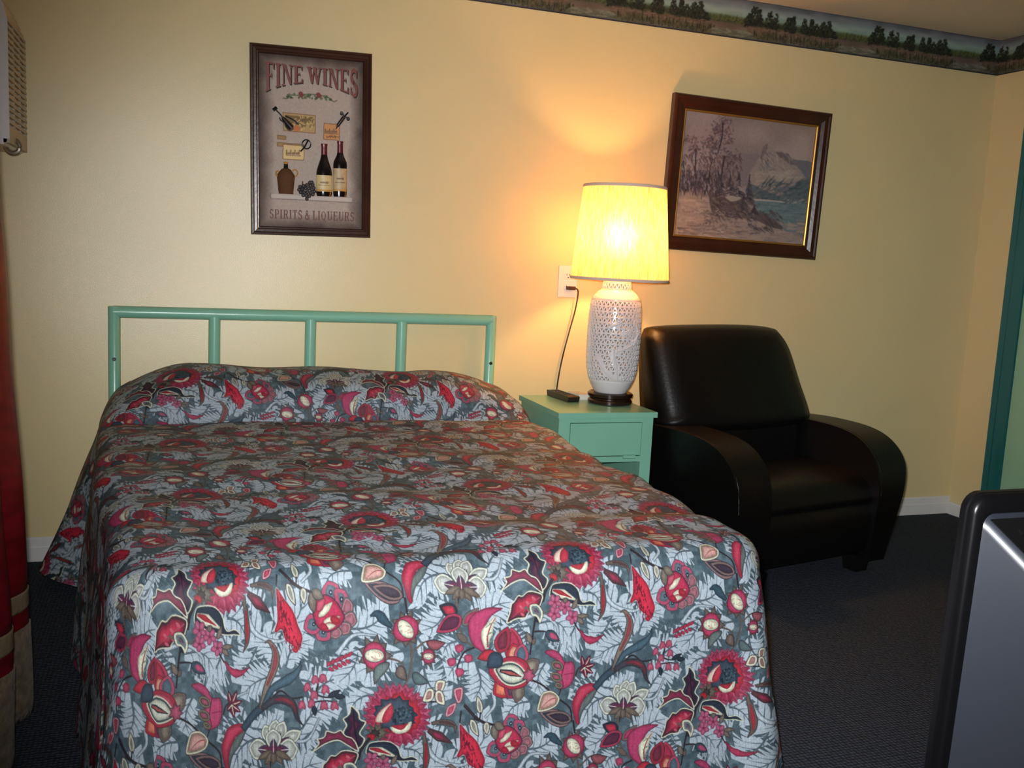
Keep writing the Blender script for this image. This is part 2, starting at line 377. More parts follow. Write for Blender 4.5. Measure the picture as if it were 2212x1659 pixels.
    scal([(1735, 1330), (1750, 1270), (1800, 1250), (1880, 1250), (1935, 1290), (1960, 1350), (2020, 1340), (2060, 1370), (2010, 1372), (1960, 1378), (1900, 1375), (1840, 1370), (1780, 1350)], CREAM, (4, NAVY))
    P.fill(ribbon([(1755, 1300), (1800, 1310), (1860, 1325), (1930, 1350)], 20, 4, 58), CREAM); P.fill(ribbon([(1760, 1298), (1810, 1308), (1890, 1335)], 10, 3, 28), RED)
    # pink four-petal blossoms
    for (bx, by) in [(535, 590), (620, 625), (535, 672), (683, 695)]:
        for i in range(5):
            an = i * 1.2566 + .4; P.fill(blob((bx + 30 * math.cos(an), by + 28 * math.sin(an)), 27, 20, an), (150, 44, 84), (2, (204, 92, 128)))
        P.fill(blob((bx, by), 10), (150, 30, 70))
    for a, b in [((680, 640), (720, 560)), ((600, 590), (640, 565)), ((720, 690), (815, 680)), ((720, 700), (780, 745))]: P.fill(leaf(a, b, 20), DKB, (2, (128, 110, 98)))
    scal([(330, 620), (390, 605), (440, 650), (445, 700), (420, 745), (390, 700), (350, 690)], DKB, (2, CREAM), (8, (108, 120, 124)), (9, (70, 84, 96)))
    P.line([(370, 640), (410, 680)], 5, PINK); P.fill(ribbon([(330, 650), (300, 630), (290, 660)], 20, 6), BRN)
    # crescent pod, bud, small leaves
    P.fill(ribbon([(735, 775), (800, 840), (870, 850), (945, 812)], 8, 4, 58), DKRED, (2, (190, 46, 84)))
    P.fill(leaf((470, 800), (590, 862), 38), DKB, (2, TEAL)); P.fill(leaf((500, 812), (575, 850), 20), (200, 70, 110))
    P.fill(leaf((360, 880), (310, 800), 24), DKB, (2, (130, 112, 100))); P.fill(leaf((370, 890), (390, 840), 16), DKB, (2, BRN))
    # flame leaf
    scal([(1150, 385), (1210, 430), (1280, 480), (1310, 540), (1340, 600), (1335, 650), (1300, 715), (1265, 700), (1270, 670), (1215, 630), (1190, 570), (1150, 590), (1135, 575), (1155, 520), (1150, 450)], (226, 190, 190), (2, (120, 24, 44)), (2, (212, 34, 60)))
    for i in range(60):
        t_ = rg.rand(); cx_, cy_ = 1165 + 130 * t_ + rg.uniform(-50, 50) * (.4 + t_ * .6), 430 + 250 * t_ + rg.uniform(-30, 30)
        if 1165 + 130 * t_ - 50 < cx_ < 1165 + 130 * t_ + 50: P.line([(cx_, cy_), (cx_ + rg.uniform(-6, 14), cy_ + rg.uniform(14, 30))], 9, (120, 20, 44), 3)
    # passion flower
    pc = (1545, 490)
    for (px_, py_), kind in zip([(1510, 345), (1612, 385), (1665, 440), (1688, 520), (1640, 590), (1555, 625), (1440, 630), (1345, 560)], 'PPbbbbPP'):
        o = leaf((pc[0] * .75 + px_ * .25, pc[1] * .75 + py_ * .25), (px_, py_), 58 if kind == 'P' else 46, peak=.6)
        if kind == 'P':
            P.fill(o, DKB, (2, (196, 70, 104)), (13, (92, 110, 122))); mx, my = (pc[0] * .35 + px_ * .65, pc[1] * .35 + py_ * .65); P.fill(blob((mx, my), 12), NAVY); P.fill(blob((mx, my), 4), PALE)
        else: P.fill(o, (96, 84, 84), (6, (196, 120, 130)), (4, (168, 96, 110)))
    P.fill(smooth_closed([(1405, 470), (1430, 420), (1500, 405), (1570, 440), (1610, 500), (1560, 560), (1490, 580), (1430, 540)]), NAVY, (3, (190, 40, 74)))
    for a, b, c_ in [((1440, 500), (1540, 430), CREAM), ((1470, 530), (1590, 490), CREAM), ((1480, 550), (1560, 540), CREAM), ((1430, 470), (1490, 420), (216, 80, 104)), ((1450, 540), (1510, 560), (200, 30, 60)), ((1520, 500), (1590, 530), RED)]:
        P.fill(leaf(a, b, 22), (176, 30, 60), (3, c_))
    P.fill(leaf((1390, 400), (1420, 480), 30), DKB, (2, (124, 108, 96))); P.fill(leaf((1400, 395), (1480, 420), 24), DKB, (2, (124, 108, 96)))
    # trefoil, cups, outline leaves
    for a, b in [((970, 215), (1050, 170)), ((965, 215), (880, 270)), ((975, 220), (1045, 290))]: P.fill(leaf(a, b, 34), DKB, (3, CREAM), (8, (176, 120, 116)))
    for q in [[(1105, 215), (1170, 205), (1165, 265), (1130, 280)], [(1125, 280), (1105, 330), (1050, 350), (1060, 300)]]: P.fill(smooth_closed(q), DKRED, (2, (220, 150, 160)), (6, (200, 70, 96)))
    for a, b in [((1305, 340), (1275, 245)), ((1225, 365), (1290, 455)), ((1340, 380), (1350, 450))]: P.fill(leaf(a, b, 26), DKB, (3, (208, 200, 176)), (7, (150, 146, 136)))
    P.line([(1300, 330), (1290, 370), (1250, 360)], 10, DKB)
    # pomegranates
    def pom(c, rx, ry, rot=0):
        P.fill(ring_teeth(c, max(rx, ry) * 1.3, 9, .35, ry / rx, .1, 3, rot), DKB, (2, (104, 92, 84)))
        P.fill(blob(c, rx, ry, rot), DKRED, (3, (186, 50, 88))); P.fill(blob(c, rx * .86, ry * .5, rot), DKB, (2, CREAM))
        for i in range(14):
            a_ = rg.uniform(0, 6.28); r_ = rg.rand() ** .5; P.line([(c[0] + rx * .7 * r_ * math.cos(a_), c[1] + ry * .36 * r_ * math.sin(a_)), (c[0] + rx * .7 * r_ * math.cos(a_ + .5), c[1] + ry * .36 * r_ * math.sin(a_ + .7))], 4, (190, 130, 120))
    pom((1790, 728), 72, 88); pom((1985, 565), 76, 84, .9); pom((2122, 733), 40, 46)
    for a, b, c_ in [((1880, 770), (1785, 905), (100, 112, 110)), ((2020, 835), (2120, 890), (84, 104, 106)), ((1940, 790), (1985, 880), BRN), ((2110, 650), (2230, 650), (150, 70, 80))]: P.fill(leaf(a, b, 34, .12), DKB, (3, c_))
    P.fill(ribbon([(1765, 490), (1810, 480), (1860, 520), (1900, 550)], 10, 20, 60), NAVY, (2, TEAL))
    for i in range(11): P.fill(blob((1510 + i * 13, 800 - i * 6 + (20 if i % 2 else -20)), 20, 12, .6 if i % 2 else -.9), DKRED, (2, (190, 44, 76)))
    # horn, fork, drooping blades
    P.fill(ribbon([(905, 1180), (860, 1250), (790, 1330), (765, 1420)], 36, 40, 60), DKB, (2, (92, 100, 98)))
    scal([(925, 1165), (850, 1150), (770, 1180), (735, 1240), (715, 1300), (730, 1370), (755, 1430), (785, 1440), (775, 1380), (790, 1310), (830, 1240), (890, 1200)], DKRED, (2, (178, 34, 62)), (5, (200, 52, 80)))
    P.fill(ribbon([(890, 1190), (960, 1110), (1050, 1040)], 52, 56), NAVY, (3, (52, 70, 86)))
    curl([(1030, 1060), (1070, 940), (1130, 820), (1145, 720), (1100, 645), (1060, 655)], 30, 66, (132, 112, 100), (160, 60, 70))
    P.fill(ribbon([(1050, 1040), (1120, 940), (1240, 880), (1310, 820), (1325, 760)], 30, 6, 62), NAVY, (3, (66, 92, 108)))
    curl([(1040, 1060), (1120, 1010), (1200, 1000), (1270, 1030), (1300, 1110), (1345, 1160)], 40, 62, (60, 58, 70), (140, 44, 60))
    P.fill(leaf((1955, 410), (1725, 345), 44), DKB, (3, (150, 110, 110)), (8, (60, 62, 80)))
    # bells
    for (bx, by) in [(1420, 880), (1470, 870), (1368, 925), (1485, 935), (1412, 970), (1330, 1030), (1395, 1020), (1475, 1030), (1540, 1030)]:
        r_ = 26; P.fill(smooth_closed([(bx - r_ * .5, by - r_), (bx + r_ * .6, by - r_ * .9), (bx + r_, by + r_ * .3), (bx + r_ * .8, by + r_), (bx + r_ * .2, by + r_ * .6), (bx - r_ * .3, by + r_ * 1.1), (bx - r_, by + r_ * .5)], 4), (140, 34, 66), (2, (202, 80, 110)))
    for a, b in [((1500, 980), (1580, 935)), ((1540, 975), (1610, 975)), ((1410, 1030), (1420, 1095))]: P.fill(leaf(a, b, 18), NAVY)
    # cream lily
    for a, b, wd in [((1110, 1290), (1060, 1155), 46), ((1120, 1290), (1150, 1120), 50), ((1140, 1290), (1210, 1130), 46), ((1150, 1290), (1330, 1190), 44), ((1120, 1320), (935, 1300), 66), ((1140, 1320), (1310, 1300), 70), ((1130, 1335), (1125, 1180), 62)]:
        P.fill(leaf(a, b, wd, peak=.6), DKB, (2, (218, 216, 196)), (8, (176, 172, 164))); q = np.array(a) * .55 + np.array(b) * .45; P.fill(leaf(a, tuple(q * .7 + np.array(b) * .3), wd * .5), (84, 58, 84)); P.fill(leaf(a, tuple(q), wd * .34), (120, 40, 74))
        P.line([a, tuple(np.array(a) * .3 + np.array(b) * .7)], 5, (226, 226, 214))
    for a, b in [((1120, 1320), (1010, 1370)), ((1130, 1330), (1060, 1400)), ((1140, 1330), (1200, 1400)), ((1140, 1320), (1260, 1370)), ((1130, 1330), (1130, 1400))]: P.fill(leaf(a, b, 24), (66, 52, 50), (2, (118, 98, 84)))
    # lotus with the eye
    for a, b, wd, c0, c1 in [((250, 1080), (190, 770), 80, (196, 60, 84), (176, 40, 70)), ((250, 1060), (210, 880), 74, RED, (228, 140, 110)), ((270, 1060), (290, 880), 62, (200, 70, 100), (80, 100, 116)),
                             ((180, 1120), (20, 1000), 76, RED, (190, 40, 60)), ((240, 1120), (60, 1230), 80, RED, (224, 110, 80)), ((260, 1120), (180, 1260), 70, CRIM, (96, 60, 80)), ((280, 1110), (430, 990), 60, (112, 92, 84), (150, 130, 112)),
                             ((290, 1130), (250, 1290), 54, (112, 92, 84), (140, 124, 108))]:
        P.fill(leaf(a, b, wd, peak=.55), DKB, (2, c0), (11, c1))
    P.fill(smooth_closed([(20, 1060), (120, 990), (230, 970), (330, 1010), (370, 1100), (330, 1170), (220, 1200), (110, 1170), (50, 1120)]), DKRED, (3, (190, 40, 64)), (10, (200, 60, 84)))
    P.fill(leaf((60, 1060), (350, 1120), 84, peak=.5), CREAM, (6, (70, 84, 86)), (7, (200, 196, 176)))
    P.fill(ribbon([(110, 1070), (200, 1085), (290, 1110)], 20, 6, 44), NAVY); P.fill(ribbon([(120, 1072), (200, 1086), (280, 1105)], 8, 4, 24), (214, 90, 84))
    P.fill(ring_teeth((350, 1100), 62, 7, .4, 1, .1, 5), DKB, (2, (186, 74, 104)))
    # butterfly bud
    P.fill(smooth_closed([(470, 935), (540, 920), (600, 950), (640, 1000), (700, 1000), (725, 1050), (720, 1110), (700, 1160), (650, 1190), (590, 1190), (570, 1100), (590, 1010), (520, 970)]), DKRED, (2, (186, 56, 98)))
    P.line([(640, 1000), (620, 1100), (640, 1180)], 7, (140, 30, 66)); P.line([(640, 1090), (720, 1080)], 5, (140, 30, 66))
    for c_ in [(580, 1030), (575, 1110), (598, 1170)]: P.fill(blob(c_, 52 if c_[1] < 1150 else 34, 34 if c_[1] < 1150 else 22, .35), DKB, (2, (128, 112, 92)), (6, (70, 70, 62)), (4, (190, 80, 110)))
    # starburst
    for an, L_ in [(-1.9, 90), (-1.1, 96), (-.3, 90), (.5, 84), (1.3, 80), (2.4, 50)]:
        e = (800 + L_ * math.cos(an), 1040 + L_ * math.sin(an)); P.fill(leaf((795, 1042), e, 20), (70, 20, 40), (2, (130, 34, 64))); P.line([(800, 1040), (800 + .8 * L_ * math.cos(an), 1040 + .8 * L_ * math.sin(an))], 8, CREAM, 4)
    # outlined feather leaf, dark leaf
    scal([(600, 1240), (540, 1205), (470, 1220), (440, 1280), (430, 1350), (500, 1350), (580, 1320), (612, 1275)], DKB, (2, CREAM), (6, (150, 120, 100)), (7, (214, 150, 140)))
    P.line([(590, 1255), (530, 1270), (450, 1340)], 16, CREAM, 6); P.line([(585, 1258), (530, 1272), (460, 1330)], 8, (200, 50, 70), 3)
    P.fill(leaf((720, 1410), (500, 1370), 46), DKB, (3, (132, 100, 96)), (8, (58, 44, 60)))
    # stem with red leaves and the crescent pod below the lily
    g = lambda x, y: ((720 + x / 2.572) * 2.836, (y / 2.572 - 60) * 2.836)
    G = lambda pts: [g(*q) for q in pts]
    P.line(G([(235, 500), (240, 610), (280, 730), (370, 780), (480, 805)]), 16, BRN, 12)
    P.line(G([(330, 770), (270, 800), (232, 880), (235, 950)]), 12, DKB, 8)
    for a, b, wd, c0, c1 in [((240, 585), (135, 545), 44, NAVY, (196, 40, 64)), ((262, 600), (118, 685), 52, (186, 50, 84), (90, 34, 60)), ((265, 650), (362, 552), 34, (110, 96, 92), (186, 50, 90)), ((290, 740), (230, 690), 22, BRN, BRN)]:
        P.fill(leaf(g(*a), g(*b), wd), DKB, (2, c0), (9, c1))
    P.fill(ribbon(G([(385, 790), (345, 730), (350, 640), (410, 580), (492, 556)]), 30, 6, 120), DKRED, (2, (186, 52, 96)))
    P.fill(ribbon(G([(400, 780), (395, 720), (415, 660), (455, 600)]), 20, 8, 74), CREAM); P.line(G([(405, 770), (405, 710), (425, 650), (450, 610)]), 10, (200, 60, 80), 4)
    for q in (640, 690, 735): P.line(G([(425, q), (395, q + 22)]), 7, (120, 140, 120), 3); P.line(G([(415, q), (450, q - 4)]), 7, (120, 140, 120), 3)
    P.fill(leaf(g(465, 800), g(520, 655), 50), DKB, (2, (176, 40, 64)), (12, (120, 40, 60)))
    P.fill(leaf(g(450, 800), g(345, 832), 36), DKB, (2, RED)); P.fill(leaf(g(480, 810), g(400, 880), 50), NAVY, (3, (50, 66, 84)))
    for q in [(245, 775), (200, 850), (295, 830), (243, 905)]:
        P.fill(smooth_closed(G([(q[0] - 24, q[1] - 8), (q[0] - 8, q[1] - 22), (q[0] + 20, q[1] - 18), (q[0] + 26, q[1] + 6), (q[0] + 4, q[1] + 24), (q[0] - 16, q[1] + 20)]), 4), (140, 34, 66), (2, (196, 66, 100)))
    lum = (P.a @ np.array([.3, .6, .1]))[..., None]; P.a = P.a * .86 + lum * .14
    n = np.random.RandomState(9).rand(h // 5 + 1, w // 5 + 1); m_ = n[(yy // 5) % n.shape[0], (xx // 5) % n.shape[1]]
    P.a *= (.93 + .14 * m_)[..., None]
    P.a = P.a * np.array([.765, .80, .805])
    P.a += (np.random.RandomState(8).rand(h, w, 1) - .5) * 10
    P.blur(1)
    return P
# ------------------------------------------------------------------ other prints: sign panel, landscape canvas, wallpaper border
def homography(src, dst):
    A = []
    for (x, y), (u, v) in zip(src, dst):
        A.append([x, y, 1, 0, 0, 0, -u * x, -u * y, -u]); A.append([0, 0, 0, x, y, 1, -v * x, -v * y, -v])
    Hh = np.linalg.svd(np.array(A, float))[2][-1].reshape(3, 3)
    def f(p):
        q = np.concatenate([np.asarray(p, float), np.ones((len(p), 1))], 1) @ Hh.T
        return q[:, :2] / q[:, 2:]
    return f

def vnoise(h, w, cell, seed, ax=1.0):
    """smooth value noise, cells stretched by ax in x"""
    r = np.random.RandomState(seed).rand(int(h / cell) + 3, int(w / (cell * ax)) + 3)
    y = np.arange(h)[:, None] / cell; x = np.arange(w)[None, :] / (cell * ax)
    y0 = y.astype(int); x0 = x.astype(int); fy = y - y0; fx = x - x0; fy = fy * fy * (3 - 2 * fy); fx = fx * fx * (3 - 2 * fx)
    return (r[y0, x0] * (1 - fx) + r[y0, x0 + 1] * fx) * (1 - fy) + (r[y0 + 1, x0] * (1 - fx) + r[y0 + 1, x0 + 1] * fx) * fy

def paint_landscape():
    """winter lake with mountain, trees on the left; design units = a 1810 x 1659 sketch of the canvas"""
    w, h = 600, 480
    hom = homography([(298, 275), (1412, 415), (1330, 1420), (238, 1330)], [(0, 0), (w, 0), (w, h), (0, h)])
    P = Paint(w, h, (172, 160, 158), hom); rg = np.random.RandomState(11)
    v, u = np.mgrid[0:h, 0:w] / np.array([h, w])[:, None, None]
    P.a = np.stack([168 + 14 * u - 14 * v, 158 + 6 * u - 8 * v, 160 - 4 * u], -1) + (vnoise(h, w, 60, 1, 1.8)[..., None] - .5) * 34
    def dabs(n, box, cols, ln, wd, ang=0, spread=.6):
        for i in range(n):
            x = rg.uniform(box[0], box[2]); y = rg.uniform(box[1], box[3]); a_ = ang + rg.uniform(-spread, spread); L = ln * rg.uniform(.5, 1.3)
            c_ = np.array(cols[rg.randint(len(cols))]) + rg.uniform(-10, 10)
            P.line([(x, y), (x + L * math.cos(a_), y + L * math.sin(a_))], wd * rg.uniform(.6, 1.3), c_, wd * .3, alpha=rg.uniform(.45, .95))
    # far ridges and the peak
    P.fill(smooth_closed([(640, 760), (760, 640), (850, 650), (900, 640), (960, 700), (900, 900), (640, 900)]), (150, 138, 142))
    P.fill(smooth_closed([(1180, 720), (1290, 700), (1400, 740), (1400, 960), (1100, 960)], 4), (126, 128, 140))
    P.fill([(840, 840), (900, 740), (935, 670), (965, 590), (1000, 552), (1040, 585), (1070, 620), (1120, 625), (1180, 640), (1195, 690), (1245, 735), (1300, 800), (1370, 900), (860, 960)], (170, 158, 152))
    P.fill([(965, 590), (1000, 552), (1005, 600), (960, 680), (935, 700)], (140, 122, 124))
    P.fill([(1070, 625), (1120, 630), (1185, 645), (1200, 700), (1250, 740), (1200, 735), (1140, 690), (1100, 665)], (124, 112, 118))
    P.fill([(930, 760), (1000, 720), (1060, 700), (1040, 750), (960, 810)], (150, 148, 146)); P.fill([(1110, 820), (1210, 770), (1210, 840), (1130, 880)], (196, 188, 176))
    dabs(90, (930, 620, 1230, 840), [(190, 178, 170), (130, 120, 126), (160, 150, 148)], 60, 12, 1.0, .5)
    dabs(60, (880, 800, 1250, 900), [(196, 186, 172), (176, 166, 156)], 90, 22, -.1, .3)
    # dark teal shore and lake
    P.fill(smooth_closed([(860, 900), (1000, 960), (1130, 1000), (1260, 900), (1400, 860), (1380, 1060), (1200, 1060), (860, 1020)], 4), (104, 118, 126))
    dabs(110, (880, 890, 1380, 1030), [(88, 104, 114), (120, 130, 134), (78, 96, 108)], 70, 16, -.5, .5)
    P.fill([(860, 1030), (1000, 1035), (1160, 1055), (1390, 1060), (1370, 1420), (1100, 1300), (960, 1160)], (122, 146, 152))
    dabs(120, (930, 1050, 1370, 1240), [(104, 138, 146), (140, 160, 164), (128, 148, 152), (90, 126, 138)], 90, 12, .05, .12)
    P.line([(870, 1035), (1000, 1040), (1150, 1055), (1200, 1060)], 16, (206, 198, 188), 8)
    dabs(50, (1150, 1030, 1350, 1075), [(190, 190, 188), (96, 104, 116)], 26, 9, -.3, .5)
    # foreground bank of snow
    P.fill(smooth_closed([(180, 930), (380, 940), (520, 970), (660, 1060), (820, 1060), (900, 1120), (1010, 1200), (1100, 1250), (1180, 1300), (1340, 1380), (1340, 1500), (180, 1420)], 4), (182, 164, 152))
    dabs(200, (240, 950, 620, 1330), [(202, 182, 166), (178, 160, 152), (160, 146, 146)], 110, 26, .15, .3)
    dabs(120, (700, 1210, 1330, 1420), [(190, 172, 160), (150, 140, 146), (176, 160, 158)], 100, 20, .15, .25)
    P.fill(smooth_closed([(520, 960), (600, 1000), (700, 1020), (830, 1010), (850, 1080), (930, 1130), (1060, 1200), (1160, 1280), (1060, 1270), (900, 1200), (760, 1190), (640, 1130), (560, 1150)], 4), (110, 98, 102))
    dabs(170, (540, 1000, 900, 1180), [(84, 74, 82), (120, 106, 108), (146, 128, 124)], 70, 14, .5, .8); dabs(70, (850, 1120, 1150, 1290), [(84, 76, 84), (104, 96, 100)], 60, 14, .65, .3)
    P.fill(smooth_closed([(660, 1010), (720, 1000), (800, 1020), (720, 1050)]), (186, 178, 168))
    dabs(100, (480, 1120, 760, 1260), [(110, 98, 100), (196, 176, 160), (96, 86, 94)], 26, 9, .5, 1.2); dabs(60, (250, 1250, 900, 1330), [(126, 116, 122), (150, 136, 134)], 80, 14, .1, .3)
    # trees
    dabs(420, (270, 640, 780, 960), [(98, 88, 98), (120, 100, 104), (88, 84, 98), (138, 112, 112)], 46, 13, 1.5, .6)
    dabs(200, (270, 780, 640, 960), [(70, 66, 80), (84, 78, 92), (100, 88, 96)], 60, 12, 1.5, .35)
    for cx_, cy_, sp, n in [(600, 400, 60, 60), (650, 360, 30, 18), (570, 450, 50, 40), (650, 460, 50, 40), (610, 520, 60, 30), (680, 530, 40, 20), (530, 560, 60, 60), (500, 520, 30, 24), (390, 600, 50, 60), (380, 520, 30, 20), (310, 520, 30, 24), (560, 640, 90, 90), (700, 680, 50, 50)]:
        for i in range(n):
            x = cx_ + rg.randn() * sp * .55; y = cy_ + rg.randn() * sp * .6
            P.line([(x, y), (x + rg.uniform(-26, 26), y + rg.uniform(4, 22))], 13 * rg.uniform(.6, 1.2), np.array([(132, 104, 110), (104, 88, 98), (92, 84, 98), (150, 118, 116)][rg.randint(4)]) + rg.uniform(-8, 8), 4, alpha=.8)
    for s_ in [[(620, 380), (612, 520), (585, 640)], [(545, 690), (525, 790), (515, 900)], [(400, 600), (400, 800)], [(640, 660), (620, 860)], [(860, 820), (850, 1020)]]: P.line(s_, 10, (66, 58, 68), 8)
    P.line([(548, 700), (526, 800)], 6, (190, 170, 150), 4)
    for x, y0, y1, w_ in [(770, 780, 1000, 60), (860, 820, 1040, 54), (700, 820, 1000, 70), (620, 800, 1000, 60), (910, 1070, 1150, 46), (820, 980, 1080, 40)]:
        for i in range(26):
            t = rg.rand(); y = y0 + t * (y1 - y0); P.line([(x, y), (x + rg.choice([-1, 1]) * w_ * t, y + 22)], 11, np.array((82, 76, 88)) + rg.uniform(-12, 16), 3)
    P.a += (vnoise(h, w, 4, 3)[..., None] - .5) * 16; P.a = P.a * .80; P.blur(3)
    return P

def paint_border():
    """wallpaper border: lake shore with conifers, one repeat 0.69 m x 0.175 m"""
    w, h = 560, 150; P = Paint(w, h, (0, 0, 0), lambda p: np.asarray(p, float) * np.array([w / 1000.0, h / 1000.0]), wrap=[(0, 0)]); rg = np.random.RandomState(21)
    P.a = np.zeros((h, w, 3)); v = (np.arange(h) / h)[:, None, None]
    stops = [0, .06, .16, .3, .42, .5, .58, .64, .78, .84, .95, 1]; cols = [(92, 96, 104), (104, 106, 112), (128, 136, 140), (150, 170, 166), (140, 166, 150), (70, 84, 60), (56, 64, 44), (104, 92, 80), (116, 98, 86), (100, 96, 76), (92, 96, 88), (66, 62, 72)]
    P.a += np.stack([np.interp(v[..., 0], stops, [c[i] for c in cols]) for i in range(3)], -1)
    nz = vnoise(h, w + 40, 14, 4, 4)[:, :w]; P.a += (nz[..., None] - .5) * 26
    def dab(x, y, dx, dy, wd, c): P.line([(x, y), (x + dx, y + dy)], wd, np.clip(np.array(c) + rg.uniform(-12, 12), 0, 255), wd * .4)
    for i in range(420): dab(rg.uniform(0, 1000), rg.uniform(490, 640), rg.uniform(-4, 4), rg.uniform(-70, 20), 8, [(78, 88, 50), (56, 64, 44), (100, 100, 54), (44, 52, 40)][i % 4])
    for i in range(160): dab(rg.uniform(760, 1040), rg.uniform(470, 600), rg.uniform(-4, 4), rg.uniform(-60, 0), 8, [(96, 104, 56), (74, 84, 48), (110, 112, 66)][i % 3])
    for x, top, wd, n in [(95, 120, 52, 190), (60, 300, 44, 100), (130, 180, 36, 110), (215, 170, 36, 130), (262, 220, 24, 70), (370, 250, 50, 150), (400, 190, 22, 70), (490, 230, 30, 100), (545, 210, 32, 120), (585, 320, 36, 80), (640, 240, 42, 140), (685, 200, 36, 150), (715, 420, 44, 110)]:
        for i in range(n):
            t = rg.rand() ** .8; y = top + t * (640 - top); xx = x + rg.uniform(-1, 1) * wd * (.25 + .75 * min(1, t * 1.6)); dab(xx, y, rg.uniform(-10, 10), 46, 12, [(30, 36, 32), (44, 52, 40), (24, 28, 30), (58, 62, 42)][i % 4])
    P.fill(smooth_closed([(40, 660), (140, 610), (300, 650), (520, 700), (680, 690), (760, 760), (700, 800), (480, 780), (250, 760), (80, 740)], 4), (120, 98, 86), alpha=.6)
    for i in range(200): dab(rg.uniform(40, 740), rg.uniform(650, 780), 24, rg.uniform(-6, 10), 14, [(140, 112, 100), (118, 98, 80), (110, 92, 64)][i % 3])
    for i in range(330): dab(rg.uniform(40, 800), rg.uniform(800, 960), rg.uniform(-6, 6), -rg.uniform(40, 130), 9, [(56, 60, 44), (84, 78, 52), (46, 48, 42), (100, 88, 60)][i % 4])
    for i in range(120): dab(rg.uniform(760, 1060), rg.uniform(780, 940), 40, rg.uniform(-6, 6), 24, [(120, 122, 108), (134, 130, 112), (98, 100, 84)][i % 3])
    P.fill([(0, 975), (1000, 975), (1000, 1000), (0, 1000)], (52, 46, 60))
    P.fill([(0, 0), (1000, 0), (1000, 22), (0, 22)], (60, 62, 72)); P.a = P.a * .92; P.blur(1)
    return P

SIGN_H = homography([(137, 127), (1001, 190), (985, 1503), (137, 1487)], [(-.236, .363), (.236, .363), (.236, -.363), (-.236, -.363)])   # sketch units -> metres on the sign
def sg(*pts): return SIGN_H(np.array(pts, float))
def paint_sign():
    """aged parchment panel with browned edge, paper labels, vine"""
    w, h = 420, 660
    def T(p):
        q = SIGN_H(p); return np.stack([(q[:, 0] + .215) / .43 * w, (.343 - q[:, 1]) / .686 * h], 1)
    P = Paint(w, h, (0, 0, 0), T); rg = np.random.RandomState(31)
    v, u = np.mgrid[0:h, 0:w] / np.array([h, w])[:, None, None]
    d = np.minimum(np.minimum(u, 1 - u) * .43, np.minimum(v, 1 - v) * .686) + (vnoise(h, w, 40, 2) - .5) * .018
    e = np.clip(d / .07, 0, 1)
    P.a = np.array((172, 156, 144)) * e[..., None] + np.array((52, 34, 26)) * (1 - e[..., None]) + (vnoise(h, w, 5, 6, .4)[..., None] - .5) * 16
    # paper labels
    for pts, c in [([(368, 612), (602, 630), (600, 760), (372, 745)], (176, 146, 96)), ([(660, 682), (775, 692), (772, 808), (656, 800)], (196, 140, 88)), ([(330, 775), (392, 778), (390, 808), (328, 804)], (150, 122, 80)),
                   ([(328, 826), (520, 838), (518, 864), (326, 856)], (156, 128, 84)), ([(368, 838), (522, 848), (518, 954), (366, 948)], (214, 186, 130))]:
        P.fill(pts, (110, 70, 44), (2, c))
    P.fill([(385, 630), (590, 645), (520, 690), (470, 660), (430, 700), (385, 690)], (120, 96, 56))
    for i in range(70): x, y = rg.uniform(450, 590), rg.uniform(650, 740); P.line([(x, y), (x + rg.uniform(-14, 20), y - rg.uniform(4, 26))], 7, [(110, 84, 50), (206, 180, 120), (90, 70, 44)][i % 3], 3)
    P.fill(blob((465, 725), 28, 20), (190, 110, 66)); P.fill(blob((420, 725), 26, 18), (70, 56, 40))
    for x0, y0, n, hh in [(395, 905, 10, 26), (672, 745, 9, 22)]:
        for i in range(n): P.line([(x0 + i * 10, y0 - hh * (.4 if i % 3 else 1)), (x0 + i * 10 - 3, y0 + 8)], 6, (92, 66, 52))
        P.line([(x0 - 4, y0 + 12), (x0 + n * 10, y0 + 16)], 4, (110, 84, 66))
    for i in range(14): P.line([(675 + i * 7, 775 + rg.uniform(-10, 10)), (680 + i * 7, 785 + rg.uniform(-10, 10))], 6, [(130, 60, 44), (90, 80, 50)][i % 2])
    # vine under the title
    P.line([(370, 510), (400, 515), (420, 490), (470, 490), (560, 480), (650, 490), (700, 505), (730, 530), (757, 520)], 7, (84, 92, 66), 6)
    for i in range(46):
        t = rg.rand(); x = 405 + t * 320; y = 497 + 40 * (t - .5) ** 2 + 22 * (t - .3) + rg.uniform(-16, 12); P.fill(leaf((x, y), (x + rg.uniform(-24, 24), y + rg.uniform(-20, 20)), 9), [(74, 92, 60), (98, 110, 74), (60, 76, 54)][i % 3])
    for c_ in [(497, 478), (503, 490), (622, 482), (630, 492)]: P.fill(blob(c_, 16, 15), (120, 56, 54))
    # dim printed shelf
    P.line([(278, 1190), (278, 1228)], 5, (110, 92, 86)); P.line([(278, 1228), (860, 1250)], 5, (120, 104, 98)); P.line([(860, 1220), (862, 1250)], 5, (130, 112, 104)); P.fill([(282, 1196), (860, 1218), (860, 1246), (282, 1226)], (206, 194, 184), alpha=.6)
    P.blur(1)
    return P
